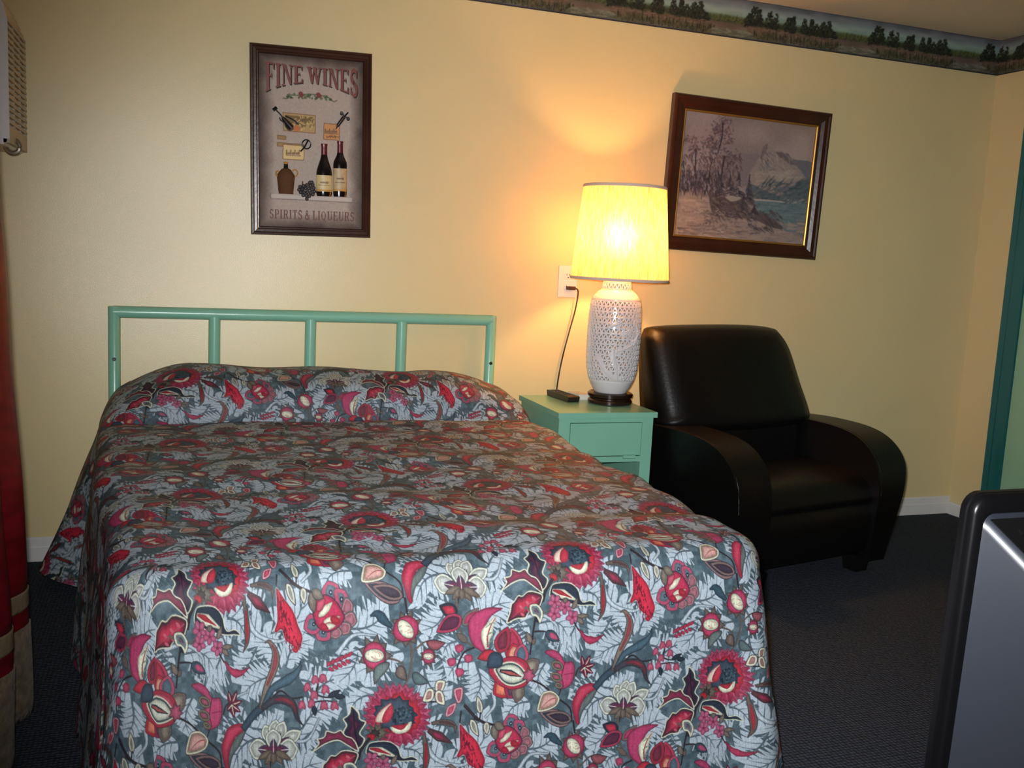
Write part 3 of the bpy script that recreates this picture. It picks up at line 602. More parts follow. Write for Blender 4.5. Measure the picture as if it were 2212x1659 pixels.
# ------------------------------------------------------------------ room shell
XL, XR, YB, YF, ZC = -.72, 3.945, 0.0, -5.6, 2.465
m_wall = mat('wall_paint', (218, 200, 150), .31, .65, bump=(400, .11, 3), var=(2.2, .03))
m_ceil = mat('ceiling_paint', (204, 198, 178), .8, .2, bump=(90, .25, 2))
m_base = mat('baseboard_paint', (216, 215, 212), .45, .4, var=(9, .05))
m_carpet = mat('carpet_loop', (74, 76, 82), .95, .1)
nt = m_carpet.node_tree; vo = nt.nodes.new('ShaderNodeTexVoronoi'); vo.inputs['Scale'].default_value = 85; vo.inputs['Randomness'].default_value = .35
tc_ = [n for n in nt.nodes if n.type == 'TEX_COORD'][0]; nt.links.new(tc_.outputs['Object'], vo.inputs['Vector'])
rp = nt.nodes.new('ShaderNodeValToRGB'); rp.color_ramp.elements[0].color = srgb((68, 73, 83)); rp.color_ramp.elements[0].position = .1; rp.color_ramp.elements[1].color = srgb((44, 48, 57)); rp.color_ramp.elements[1].position = .6
nt.links.new(vo.outputs['Distance'], rp.inputs[0]); nt.links.new(rp.outputs[0], nt.nodes['Principled BSDF'].inputs['Base Color'])
bpn = nt.nodes.new('ShaderNodeBump'); bpn.inputs['Strength'].default_value = .8; bpn.inputs['Distance'].default_value = .006; bpn.invert = True; nt.links.new(vo.outputs['Distance'], bpn.inputs['Height']); nt.links.new(bpn.outputs[0], nt.nodes['Principled BSDF'].inputs['Normal'])
def shell(name, *b, m=m_wall): return obj(name, B(*b), m, kind='structure', smooth=False)
shell('floor', XL - .1, XR + .1, YF - .1, YB + .1, -.1, 0, m=m_carpet)
shell('ceiling', XL - .1, XR + .1, YF - .1, YB + .1, ZC, ZC + .1, m=m_ceil)
shell('wall_back', XL - .1, XR + .1, YB, YB + .1, 0, ZC)
shell('wall_left', XL - .1, XL, YF, YB, 0, ZC)
shell('wall_right', XR, XR + .1, YF, YB, 0, ZC)
shell('wall_front', XL - .1, XR + .1, YF - .1, YF, 0, ZC)
def board(name, along, a, b, wall, sgn, top=True):
    bm = bmesh.new()
    pr = [(0, 0), (.013, 0), (.013, .055), (.010, .061), (.0105, .0625), (.0085, .0625), (.0085, .088), (.004, .094), (0, .094)] if top else [(0, 0), (.013, 0), (.013, .058), (.008, .066), (0, .067)]
    if along == 'x': prism(bm, [(wall + sgn * d, z) for d, z in pr], 'x', a, b)
    else: prism(bm, [(wall + sgn * d, z) for d, z in pr], 'y', a, b)
    return obj(name, bm, m_base, kind='structure', smooth=False)
board('baseboard_back', 'x', XL, XR, 0, -1); board('baseboard_right', 'y', -.224, -.0, XR, -1, False); board('baseboard_left', 'y', -5.6, -.013, XL, 1)
# wallpaper border under the ceiling, on the back wall and round the corner
PB = paint_border(); m_border = mat('wallpaper_border_print', (120, 120, 110), .55, .3, attr='print')
def border(name, horiz, a, b, flip):
    nu, nv = int(abs(b - a) / .0045), 44; s = np.linspace(a, b, nu)[None, :].repeat(nv, 0); z = np.linspace(2.291, ZC - .001, nv)[:, None].repeat(nu, 1)
    d = .0015 + .0009 * np.sin(s * 9) * np.sin(z * 40)
    u = ((s - 2.43) / .69 if horiz else (XR - 2.43 + (-s)) / .69 ) * PB.w; v = (ZC - z) / (ZC - 2.291) * PB.h
    V = np.stack([s, -d, z], -1) if horiz else np.stack([XR - d, s, z], -1)
    return grid_mesh(name, V, nu, nv, m_border, PB.sample(u, np.clip(v, .6, PB.h - .6)), kind='structure')
border('trim_1', True, .6, XR - .0005, False); border('trim_2', False, -.0005, -1.0, False)
# door in the right wall: dark teal casing, pale green leaf
m_teal = mat('teal_gloss_paint', (20, 96, 98), .3, .5, bump=(30, .12, 2, (1, 1, .1))); m_green = mat('pale_green_paint', (146, 192, 160), .45, .4, var=(6, .06))
bm = bmesh.new()
box(bm, XR - .018, XR - .001, -.336, -.224, 0, 2.05); box(bm, XR - .024, XR - .018, -.336, -.30, 0, 2.05); box(bm, XR - .021, XR - .018, -.262, -.232, 0, 2.05)
box(bm, XR - .018, XR - .001, -1.27, -1.158, 0, 2.05); box(bm, XR - .018, XR - .001, -1.27, -.224, 2.05, 2.16)
obj('trim_3', bm, m_teal, kind='structure', smooth=False, bevel=.003)
bm = B(XR - .012, XR - .001, -1.156, -.338, .005, 2.048)
for y0, y1, z0, z1 in ((-1.05, -.80, .25, .9), (-.70, -.45, .25, .9), (-1.05, -.80, 1.05, 1.9), (-.70, -.45, 1.05, 1.9)): box(bm, XR - .017, XR - .0115, y0, y1, z0, z1)
door = obj('door_1', bm, m_green, kind='structure', smooth=False, bevel=.002)
bm = bmesh.new(); tube(bm, [(XR - .012, -1.09, .98), (XR - .05, -1.09, .98), (XR - .055, -1.09, .98)], [.012, .012, .02], 12); tube(bm, [(XR - .052, -1.09, .98), (XR - .075, -1.09, .98), (XR - .082, -1.09, .98)], [.024, .026, .012], 16)
obj('door_handle', bm, mat('brass', (170, 140, 80), .3, .5, 1), door)
# ------------------------------------------------------------------ bed with its tube headboard
m_mint = mat('mint_enamel', (126, 182, 158), .28, .5, bump=(14, .10, 3), var=(5, .05)); m_screw = mat('dark_screw', (50, 54, 56), .4, .5, .6)
m_tick = mat('mattress_ticking', (190, 186, 176), .9, .1)
bed = thing('bed', 'queen bed with a mint green tubular metal headboard against the yellow wall', 'bed', (.53, -1.05, 0))
def loc_(o, p): o.location = Vector(p) - Vector(bed.location); return o
HB = -.042; R_ = .0225
def rel(x, y, z): return (x - .53, y + 1.05, z)
hb = obj('headboard', (lambda bm: (tube(bm, [rel(-.222, HB, .974), rel(1.287, HB, .979)], R_ * 1.02, 20), bm)[1])(bmesh.new()), m_mint, bed)
def part(name, pts, r, par, m=m_mint, seg=20):
    bm = bmesh.new(); tube(bm, pts, r, seg); return obj(name, bm, m, par)
for x, zt in ((-.2195, .995), (1.2845, 1.0)):
    bm = bmesh.new(); tube(bm, [rel(x, HB, 0), rel(x, HB, zt - .004), rel(x, HB, zt)], [R_, R_, R_ * .9], 20); obj('post', bm, m_mint, hb)
    bm = bmesh.new(); tube(bm, [rel(x, HB - R_ + .002, .795), rel(x, HB - R_ - .003, .795)], [.008, .006], 10); obj('screw', bm, m_screw, hb)
for x in (.144, .516, .892): part('spindle', [rel(x, HB, .34), rel(x, HB, .965)], R_, hb)
part('lower_rail', [rel(-.2, HB, .34), rel(1.27, HB, .34)], R_, hb)
obj('box_spring', B(-.56, .70, -.90, .96, .14, .34), m_tick, bed, bevel=.02)
obj('mattress', B(-.57, .72, -.92, .97, .345, .56), m_tick, bed, bevel=.05)
for x in (-.5, .62):
    for y in (-.85, .9): obj('leg', B(x - .03, x + .03, y - .03, y + .03, 0, .145), m_screw, bed)

# ------------------------------------------------------------------ bedspread: one cloth laid over pillow, mattress, foot and sides
def sstep(a, b, x):
    t = np.clip((x - a) / (b - a), 0, 1); return t * t * (3 - 2 * t)
def build_bedspread():
    PF = paint_fabric()
    X0, X1, Y1, ZT = -.20, 1.355, -2.105, .622      # outline of the top; foot edge at Y1
    RC, RD = .10, .075                              # plan corner radius, roundover radius
    LD = .66                                        # drop (arc length past the inner line)
    # cloth coordinates: a across, b towards the foot
    aL = -np.concatenate([np.linspace(LD, .12, 110, endpoint=False), np.linspace(.12, 0, 90, endpoint=False)])
    aM = np.linspace(0, X1 - X0 - 2 * RC, 1120); aR = X1 - X0 - 2 * RC + np.concatenate([np.linspace(0, .12, 90)[1:], np.linspace(.12, LD, 190)[1:]])
    av = np.concatenate([aL, aM, aR]) + X0 + RC
    bH = np.concatenate([np.linspace(.068, .20, 60, endpoint=False), np.linspace(.20, .50, 210, endpoint=False), np.linspace(.50, 1.2, 260, endpoint=False), np.linspace(1.2, -Y1 - RC, 400)])
    bF = -Y1 - RC + np.concatenate([np.linspace(0, .16, 130)[1:], np.linspace(.16, LD, 420)[1:]])
    bv = np.concatenate([bH, bF]); nu, nv = len(av), len(bv)
    A, Bq = np.meshgrid(av, bv)
    ixl, ixr, iyb = X0 + RC, X1 - RC, -Y1 - RC
    cx = np.clip(A, ixl, ixr); cy = np.minimum(Bq, iyb); ox = A - cx; oy = Bq - cy
    d = np.maximum(np.abs(ox), oy); n2 = np.sqrt(ox ** 2 + oy ** 2) + 1e-9; corner = (np.abs(ox) > 1e-6) & (oy > 1e-6)
    # even spacing of the angle round a corner
    ang = np.where(corner, np.where(np.abs(ox) >= oy, oy / np.maximum(np.abs(ox), 1e-9) * math.pi / 4, math.pi / 2 - np.abs(ox) / np.maximum(oy, 1e-9) * math.pi / 4), np.where(oy > 1e-6, math.pi / 2, 0))
    dx = np.sign(ox) * np.cos(ang); dy = np.sin(ang); dx = np.where((np.abs(ox) < 1e-6), 0, dx); on = d > 1e-6
    dx = np.where(on, dx, 0); dy = np.where(on, np.where(oy > 1e-6, dy, 0), 0)
    # side profile: flat, quarter round, hanging drop with a slight flare
    f0 = RC - RD; q = RD * math.pi / 2
    th = np.clip((d - f0) / RD, 0, math.pi / 2); dd = np.maximum(d - f0 - q, 0)
    h = np.minimum(d, f0) + RD * np.sin(th); g = RD * (1 - np.cos(th))
    left = sstep(.0, .6, -dx); right = sstep(0, .6, dx)
    fl_ = .035 + .085 * right * sstep(.5, 1.1, Bq) - .02 * right * (1 - sstep(.5, 1.1, Bq)) + .065 * left * sstep(.5, 1.0, Bq) + .34 * left * (1 - sstep(.28, .50, Bq))
    # drop: outward lean plus soft folds along the hem
    sg_ = np.where(ox > 0, 1.0, -1.0); per = cx + np.where(np.abs(ox) > 1e-6, sg_ * (math.pi / 2 - ang) * RC, 0) + np.where(np.abs(ox) > 1e-6, sg_ * (iyb - cy), 0)
    fold = (np.sin(per * 9.5 + 1.2) * .6 + np.sin(per * 21 + 2 * np.sin(per * 4)) * .4)
    amp = np.clip(dd / .5, 0, 1) * (.006 + .012 * np.maximum(left, right) + .012 * corner)
    lean = np.sqrt(1 + fl_ ** 2)
    h = h + dd * fl_ / lean + fold * amp; g = g + dd / lean
    zmax = ZT - .012; g = np.where(g > zmax, zmax + (g - zmax) * .02, g)
    px = cx + dx * h; py = -(cy + dy * h); pz = ZT - g
    # the left edge runs in a little towards the foot
    px = px + (-.062 * (1 - sstep(.1, 1.7, Bq)) + .078 * sstep(.95, 2.15, Bq)) * (1 - sstep(X0, X0 + .5, A))
    # pillow under the head end
    yb = -py
    ends = sstep(X0 - .07, X0 + .25, px) * (1 - sstep(X1 - .42, X1 + .06, px))
    ends = .12 * sstep(X0 - .08, X0, px) * (1 - sstep(X1 + .0, X1 + .08, px)) + .88 * np.sqrt(np.clip(ends, 0, 1))
    cur_ = np.array([(.068, .148), (.10, .158), (.15, .164), (.21, .166), (.27, .163), (.325, .150), (.37, .128), (.402, .098), (.420, .062), (.424, .030), (.430, .004), (.440, -.012), (.455, -.010), (.475, -.003), (.51, 0), (.56, 0), (.68, 0)])
    cs_ = smooth_open(cur_, 12); sl = np.concatenate([[0], np.cumsum(np.linalg.norm(np.diff(cs_, axis=0), axis=1))]); tt = np.clip((Bq - .068) / (.68 - .068), 0, 1) * sl[-1]
    yp, zp = np.interp(tt, sl, cs_[:, 0]), np.interp(tt, sl, cs_[:, 1]); head = (Bq < .68)
    wob = 1 + .035 * np.sin(px * 5 + .6) + .02 * np.sin(px * 13)
    topw = 1 - sstep(.03, .12, dd); w_ = ends * topw
    pz = pz + np.where(head, zp * wob * w_, 0); py = np.where(head, -(yb * (1 - w_) + np.maximum(yp, .06) * w_), py)
    # quilted softness and shallow cross wrinkles on the top
    rs = np.random.RandomState(2)
    wr = np.zeros_like(px)
    for i in range(26):
        kx, ky = rs.normal(0, 4), rs.normal(0, 24); wr += np.sin(kx * A + ky * Bq + rs.uniform(0, 6.3)) * rs.uniform(.3, 1)
    pz = pz + wr * .00085 * (1 - .6 * np.clip(dd / .1, 0, 1))
    bil = np.zeros_like(px)
    for i in range(12):
        kx, ky = rs.normal(0, 9), rs.normal(0, 9); bil += np.sin(kx * A + ky * Bq + rs.uniform(0, 6.3))
    bn = bil * .0016; px = px + dx * bn; py = py - dy * bn; pz = pz + bn * (1 - np.clip(dd / .06, 0, 1))
    py = np.minimum(py, -.068)
    V = np.stack([px, py, pz], -1)
    # print coordinates: arc length along the middle of the cloth, continued round the corners
    mid = nu // 2; arc = np.concatenate([[0], np.cumsum(np.linalg.norm(np.diff(V[:, mid], axis=0), axis=1))])
    arc = arc - np.interp(-Y1 - RC + f0 + q, bv, arc)             # zero where the foot drop starts
    vb = np.repeat(arc[:, None], nu, 1)
    U = A.copy(); Vv = -vb + (ZT - RD)                                # like the height on the foot drop
    Vv = np.where(corner, -np.interp(iyb + d, bv, arc) + (ZT - RD), Vv)
    sgn = np.where(ox > 0, 1, -1); U = np.where(corner & (sgn > 0), ixr + (math.pi / 2 - ang) * RC * 1.25, U); U = np.where(corner & (sgn < 0), ixl - (math.pi / 2 - ang) * RC * 1.6, U)
    seam = (sgn > 0) & corner & (ang < .62); U = np.where(seam, U - .31, U); Vv = np.where(seam, Vv + .06, Vv)
    k = PF.w / REP_W
    cols = PF.sample((U + .5) * k, (.62 - Vv) * k)
    m = mat('printed_cotton', (180, 180, 180), .6, .3, attr='print', bump=(900, .10, 1))
    o = grid_mesh('bedspread', V, nu, nv, m, cols)
    cl = o.data.attributes.new('cloth', 'FLOAT_VECTOR', 'POINT'); cv = np.stack([U, Vv, PF.hatch((U + .5) * k, (.62 - Vv) * k)], -1).astype(np.float32); cl.data.foreach_set('vector', cv.ravel())
    # engraved hatching of the pale leaves: dots or fine lines in cloth coordinates
    nt = m.node_tree; L = nt.links; pb = nt.nodes['Principled BSDF']
    at = nt.nodes.new('ShaderNodeAttribute'); at.attribute_name = 'cloth'; sx = nt.nodes.new('ShaderNodeSeparateXYZ'); L.new(at.outputs['Vector'], sx.inputs[0])
    def mth(op, a_, b_=None, c_=None):
        n = nt.nodes.new('ShaderNodeMath'); n.operation = op
        for i, v in enumerate((a_, b_, c_)):
            if v is None: continue
            if isinstance(v, (int, float)): n.inputs[i].default_value = v
            else: L.new(v, n.inputs[i])
        return n.outputs[0]
    KD = 2 * math.pi / .0034; KL = 2 * math.pi / .0036
    dots = mth('MULTIPLY', mth('SINE', mth('MULTIPLY', mth('ADD', sx.outputs[0], sx.outputs[1]), KD * .72)), mth('SINE', mth('MULTIPLY', mth('SUBTRACT', sx.outputs[0], sx.outputs[1]), KD * .72)))
    dots = mth('SMOOTH_MIN', mth('MAXIMUM', mth('MULTIPLY', dots, 2.2), 0), 1, .1)
    lines = mth('SMOOTH_MIN', mth('MAXIMUM', mth('MULTIPLY', mth('SINE', mth('MULTIPLY', mth('ADD', sx.outputs[0], mth('MULTIPLY', sx.outputs[1], 1.0)), KL)), 1.2), 0), 1, .1)
    isd = mth('GREATER_THAN', sx.outputs[2], .75); isl = mth('MULTIPLY', mth('GREATER_THAN', sx.outputs[2], .25), mth('SUBTRACT', 1, isd))
    amt = mth('ADD', mth('MULTIPLY', mth('MULTIPLY', dots, isd), .52), mth('MULTIPLY', mth('MULTIPLY', lines, isl), .32))
    mx = nt.nodes.new('ShaderNodeMix'); mx.data_type = 'RGBA'; old = pb.inputs['Base Color'].links[0].from_socket; L.new(amt, mx.inputs[0]); L.new(old, mx.inputs[6]); mx.inputs[7].default_value = srgb((80, 96, 110)); L.new(mx.outputs[2], pb.inputs['Base Color'])
    tag(o, 'floral bedspread printed with crimson flowers on pale and slate leaves, covering the bed', 'bedspread')
    return o
build_bedspread()
# ------------------------------------------------------------------ nightstand
NX0, NX1, NY0, NY1, NZ = 1.422, 1.836, -.535, -.085, .66
ns = thing('nightstand', 'mint green painted nightstand with one drawer, between bed and armchair', 'nightstand', ((NX0 + NX1) / 2, (NY0 + NY1) / 2, 0))
ox_, oy_ = ns.location.x, ns.location.y
def nb(x0, x1, y0, y1, z0, z1): return B(x0 - ox_, x1 - ox_, y0 - oy_, y1 - oy_, z0, z1)
obj('top', nb(NX0 - .008, NX1 + .012, NY0 - .012, NY1, NZ - .022, NZ), m_mint, ns, bevel=.003)
obj('side_panel', nb(NX0 + .004, NX0 + .022, NY0 + .022, NY1 - .001, .03, NZ - .022), m_mint, ns, bevel=.001)
obj('side_panel', nb(NX1 - .022, NX1 - .004, NY0 + .022, NY1 - .001, .03, NZ - .022), m_mint, ns, bevel=.001)
obj('back_panel', nb(NX0 + .022, NX1 - .022, NY1 - .014, NY1 - .002, .03, NZ - .022), m_mint, ns)
for x0, x1 in ((NX0, NX0 + .048), (NX1 - .048, NX1)): obj('stile', nb(x0, x1, NY0, NY0 + .022, 0, NZ - .022), m_mint, ns, bevel=.0015)
obj('rail', nb(NX0 + .048, NX1 - .048, NY0 + .001, NY0 + .022, NZ - .042, NZ - .022), m_mint, ns)
obj('rail', nb(NX0 + .048, NX1 - .048, NY0 + .001, NY0 + .022, .455, .478), m_mint, ns, bevel=.002)
obj('rail', nb(NX0 + .048, NX1 - .048, NY0 + .001, NY0 + .022, .05, .10), m_mint, ns, bevel=.001)
obj('shelf', nb(NX0 + .022, NX1 - .022, NY0 + .022, NY1 - .014, .08, .10), m_mint, ns)
obj('back_leg', nb(NX0 + .004, NX0 + .03, NY1 - .035, NY1 - .001, 0, .03), m_mint, ns); obj('back_leg', nb(NX1 - .03, NX1 - .004, NY1 - .035, NY1 - .001, 0, .03), m_mint, ns)
dr = obj('drawer', nb(NX0 + .0505, NX1 - .0505, NY0 - .001, NY0 + .3, .4825, NZ - .0445), m_mint, ns, bevel=.0015)
bm = bmesh.new(); prism(bm, [(NY0 - .001 - oy_, .486), (NY0 - .012 - oy_, .483), (NY0 - .014 - oy_, .474), (NY0 - .008 - oy_, .470), (NY0 + .002 - oy_, .478)], 'x', NX1 - .13 - ox_, NX1 - .075 - ox_)
obj('finger_pull', bm, m_mint, dr, bevel=.002)

# ------------------------------------------------------------------ table lamp
LX, LY = 1.740, -.315
m_porc = mat('white_porcelain', (208, 204, 206), .12, .6, coat=.3); m_wood = mat('dark_lacquered_wood', (34, 18, 12), .22, .5)
lamp = thing('table_lamp', 'lit table lamp with pierced white porcelain body and cream pleated shade', 'lamp', (LX, LY, NZ))
bm = bmesh.new(); lathe(bm, [(.082, 0), (.093, .004), (.094, .016), (.088, .022), (.088, .027), (.095, .033), (.096, .044), (.090, .049), (.0, .049)], 48); obj('base', bm, m_wood, lamp)
def rv(z):   # radius of the porcelain body by height above the table
    return float(np.interp(z, [.049, .06, .08, .11, .15, .20, .30, .38, .425, .445, .46, .472, .480, .486, .50, .515, .525, .528], [.068, .074, .086, .099, .108, .112, .1135, .1105, .106, .100, .090, .078, .066, .062, .060, .059, .055, .046]))
bm = bmesh.new(); zs = [.049, .055, .065, .08, .095, .104]; lathe(bm, [(rv(z), z) for z in zs], 72, cap=False)
zs = [.437, .445, .453, .46, .466, .472, .478, .484]; lathe(bm, [(rv(z), z) for z in zs], 72, cap=False)
zs = [.510, .515, .52, .525, .528]; lathe(bm, [(rv(z), z) for z in zs] + [(.02, .530)], 72, cap=False)
def lattice(z0, z1, rows, N, hole, solid=None):
    def P(th, z): r = rv(z); return (r * math.cos(th), r * math.sin(th), z)
    vc = {}
    def V(i2, j):
        key = (i2 % (2 * N), j)
        if key not in vc: vc[key] = bm.verts.new(P(math.pi * key[0] / N, z0 + (z1 - z0) * j / rows))
        return vc[key]
    for j in range(rows):
        for i in range(N):
            o = 2 * i + (j % 2)
            for tri in (((o, j), (o + 2, j), (o + 1, j + 1)), ((o + 2, j), (o + 3, j + 1), (o + 1, j + 1))):
                th = [math.pi * t[0] / N for t in tri]; zz = [z0 + (z1 - z0) * t[1] / rows for t in tri]; ct, cz = sum(th) / 3, sum(zz) / 3
                vs_ = [V(*t) for t in tri]
                if solid and solid(ct, cz): bm.faces.new(vs_); continue
                inn = [bm.verts.new(P(ct + (t - ct) * hole, cz + (z - cz) * hole)) for t, z in zip(th, zz)]
                for k in range(3): bm.faces.new((vs_[k], vs_[(k + 1) % 3], inn[(k + 1) % 3], inn[k]))
BR = [((-2.3, .15), (-1.9, .11)), ((-2.0, .23), (-1.75, .12)), ((-1.75, .12), (-1.5, .105)), ((-1.9, .23), (-1.2, .26)), ((-1.2, .26), (-.95, .31)), ((-2.2, .33), (-1.8, .35)), ((-1.1, .34), (-.9, .30)), ((-2.6, .2), (-2.3, .15)), ((-1.65, .3), (-1.45, .315))]
def solid(t, z):
    t = (t + math.pi) % (2 * math.pi) - math.pi
    for (a0, z0), (a1, z1) in BR:
        A_ = np.array((a0 * .112, z0)); D_ = np.array((a1 * .112, z1)) - A_; p = np.array((t * .112, z)) - A_; s_ = np.clip(p @ D_ / (D_ @ D_), 0, 1)
        if np.linalg.norm(p - s_ * D_) < .0105: return True
    return False
lattice(.104, .437, 15, 34, .52, solid); lattice(.484, .510, 1, 22, .5)
body = obj('body', bm, m_porc, lamp, angle=60); sd = body.modifiers.new('thick', 'SOLIDIFY'); sd.thickness = .006; sd.offset = -1
bv_ = body.modifiers.new('round', 'BEVEL'); bv_.width = .0008; bv_.segments = 1; bv_.limit_method = 'ANGLE'
# raised blossom branches on the body, each with its nearest blossoms
FL = ((-1.9, .235), (-1.75, .15), (-1.2, .27), (-.95, .31), (-2.2, .335), (-1.8, .36), (-1.55, .115), (-1.5, .31))
def mid_(b): return ((b[0][0] + b[1][0]) / 2 * .112, (b[0][1] + b[1][1]) / 2)
own = {f: min(range(len(BR)), key=lambda i: (mid_(BR[i])[0] - f[0] * .112) ** 2 + (mid_(BR[i])[1] - f[1]) ** 2) for f in FL}
for bi, ((a0, z0), (a1, z1)) in enumerate(BR):
    bm = bmesh.new(); T8 = np.linspace(0, 1, 8)
    pts = [((rv(z0 + (z1 - z0) * t) - .0005) * math.cos(a0 + (a1 - a0) * t), (rv(z0 + (z1 - z0) * t) - .0005) * math.sin(a0 + (a1 - a0) * t), z0 + (z1 - z0) * t) for t in T8]
    tube(bm, pts, [.003 + .0025 * math.sin(math.pi * t) for t in T8], 8)
    for a, z in FL:
        if own[(a, z)] != bi: continue
        for k in range(5):
            an = k * 1.2566; aa, zz = a + .085 * math.cos(an), z + .009 * math.sin(an)
            bmesh.ops.create_uvsphere(bm, u_segments=8, v_segments=5, radius=.005, matrix=Matrix.Translation((rv(zz) * math.cos(aa), rv(zz) * math.sin(aa), zz)))
    obj('relief_branch', bm, m_porc, body)
m_brass = mat('lamp_brass', (180, 150, 90), .3, .5, 1)
bm = bmesh.new(); tube(bm, [(0, 0, .528), (0, 0, .60)], .012, 12); tube(bm, [(0, 0, .60), (0, 0, .645)], .019, 14); obj('socket', bm, m_brass, lamp)
SX = .008
def rs_(z): return .204 + (.170 - .204) * (z - .522) / (.905 - .522)
m_shade = bpy.data.materials.new('pleated_shade_fabric'); m_shade.use_nodes = True; nt = m_shade.node_tree; pb = nt.nodes['Principled BSDF']; nt.nodes.remove(pb)
tcn = nt.nodes.new('ShaderNodeTexCoord'); mpn = nt.nodes.new('ShaderNodeMapping'); mpn.inputs['Scale'].default_value = (1, 1, .004); nt.links.new(tcn.outputs['Object'], mpn.inputs[0])
nn_ = nt.nodes.new('ShaderNodeTexNoise'); nn_.inputs['Scale'].default_value = 240; nn_.inputs['Detail'].default_value = 2; nt.links.new(mpn.outputs[0], nn_.inputs['Vector'])
cr = nt.nodes.new('ShaderNodeValToRGB'); cr.color_ramp.elements[0].position = .34; cr.color_ramp.elements[0].color = srgb((220, 180, 112)); cr.color_ramp.elements[1].position = .62; cr.color_ramp.elements[1].color = srgb((250, 220, 164)); nt.links.new(nn_.outputs[0], cr.inputs[0])
df = nt.nodes.new('ShaderNodeBsdfDiffuse'); tr = nt.nodes.new('ShaderNodeBsdfTranslucent'); mxs = nt.nodes.new('ShaderNodeMixShader'); mxs.inputs[0].default_value = .30
nt.links.new(cr.outputs[0], df.inputs[0]); nt.links.new(cr.outputs[0], tr.inputs[0]); nt.links.new(df.outputs[0], mxs.inputs[1]); nt.links.new(tr.outputs[0], mxs.inputs[2]); rfr = nt.nodes.new('ShaderNodeBsdfRefraction'); rfr.inputs['Roughness'].default_value = 1.0; rfr.inputs['IOR'].default_value = 1.45; nt.links.new(cr.outputs[0], rfr.inputs[0])
mx2 = nt.nodes.new('ShaderNodeMixShader'); mx2.inputs[0].default_value = .085; nt.links.new(mxs.outputs[0], mx2.inputs[1]); nt.links.new(rfr.outputs[0], mx2.inputs[2]); nt.links.new(mx2.outputs[0], nt.nodes['Material Output'].inputs[0])
nu, nv = 721, 16; th = np.linspace(0, 2 * math.pi, nu)[None, :]; zz = np.linspace(.526, .901, nv)[:, None]
rad = (.204 + (.170 - .204) * (zz - .522) / (.905 - .522)) + .0011 * np.sin(th * 120) + .0005 * np.sin(th * 47 + 1)
shade = grid_mesh('shade', np.stack([SX + rad * np.cos(th), rad * np.sin(th), zz + 0 * th], -1), nu, nv, m_shade, parent=lamp)
m_band = mat('shade_braid', (206, 186, 170), .8, .2)
for z0, z1 in ((.520, .531), (.896, .908)):
    bm = bmesh.new(); lathe(bm, [(rs_(z0) + .0015, z0), (rs_(z0) + .0035, (z0 + z1) / 2), (rs_(z1) + .0015, z1), (rs_(z1) - .003, z1), (rs_(z0) - .003, z0), (rs_(z0) + .0015, z0)], 96, cx=SX, cap=False); obj('braid_trim', bm, m_band, shade)
bm = bmesh.new()
for k in range(3):
    an = k * 2.094 + .5; tube(bm, [(SX + .012 * math.cos(an), .012 * math.sin(an), .80), (SX + .17 * math.cos(an), .17 * math.sin(an), .897)], .0016, 6)
tube(bm, [(0, 0, .64), (.055, 0, .68), (.055, 0, .76), (SX, 0, .80)], .002, 6); tube(bm, [(0, 0, .64), (-.045, 0, .68), (-.04, 0, .76), (SX, 0, .80)], .002, 6); obj('harp', bm, m_brass, lamp)
m_bulb = bpy.data.materials.new('bulb_glow'); m_bulb.use_nodes = True; bb = m_bulb.node_tree.nodes['Principled BSDF']; bb.inputs['Base Color'].default_value = (1, .9, .7, 1); bb.inputs['Emission Color'].default_value = (1, .51, .17, 1)
bb.inputs['Emission Strength'].default_value = LAMP_W / (math.pi * 4 * math.pi * .03 ** 2) / .65
bm = bmesh.new(); lathe(bm, [(.002, .645), (.014, .65), (.018, .665), (.028, .69), (.030, .71), (.026, .73), (.014, .745), (.001, .749)], 20); obj('bulb', bm, m_bulb, lamp)

# ------------------------------------------------------------------ small things on the nightstand
m_blk = mat('black_plastic', (24, 20, 20), .35, .5); m_wht = mat('white_plastic', (222, 216, 206), .4, .4)
rem = thing('remote_control', 'black remote control lying on the nightstand in front of the cord', 'remote control', (1.574, -.195, NZ), math.radians(-85))
bm = bmesh.new(); prism(bm, [(-.098, 0.004), (-.092, 0), (.092, 0), (.098, .004), (.103, .022), (.098, .026), (-.098, .026), (-.103, .022)], 'y', -.027, .027); obj('case', bm, m_blk, rem, bevel=.003)
bm = bmesh.new()
for i in range(7):
    for j in range(3): box(bm, -.08 + i * .022, -.068 + i * .022, -.019 + j * .0145, -.010 + j * .0145, .0255, .0275)
obj('buttons', bm, mat('grey_rubber', (70, 66, 66), .6, .3), rem, bevel=.001)
bx_ = obj('plastic_box', B(-.028, .028, -.05, .05, 0, .022), m_wht, bevel=.004, loc=(1.660, -.170, NZ)); bx_.rotation_euler = (0, 0, math.radians(6)); tag(bx_, 'small flat white box on the nightstand between remote and lamp base', 'box')

# ------------------------------------------------------------------ wall outlet and cord
out = thing('wall_outlet', 'white duplex wall outlet plate on the yellow wall beside the lampshade', 'outlet', (1.645, 0, 1.158))
bm = B(-.044, .044, -.006, -.0005, -.069, .069); obj('plate', bm, m_wht, out, bevel=.003)
m_slot = mat('slot_dark', (30, 24, 20), .6, .2)
for zc in (.026, -.026):
    bm = bmesh.new(); prism(bm, [(.017 * math.cos(a) * 1.0, zc + .0165 * max(-.85, min(.85, math.sin(a)))) for a in np.linspace(0, 2 * math.pi, 24, endpoint=False)], 'y', -.0085, -.005); rc = obj('receptacle', bm, m_wht, out, bevel=.0008)
    bm = bmesh.new(); box(bm, -.0078, -.0056, -.0089, -.008, zc - .001, zc + .009); box(bm, .0052, .0074, -.0089, -.008, zc, zc + .008); tube(bm, [(0, -.008, zc - .008), (0, -.0089, zc - .008)], .003, 10); obj('slots', bm, m_slot, rc)
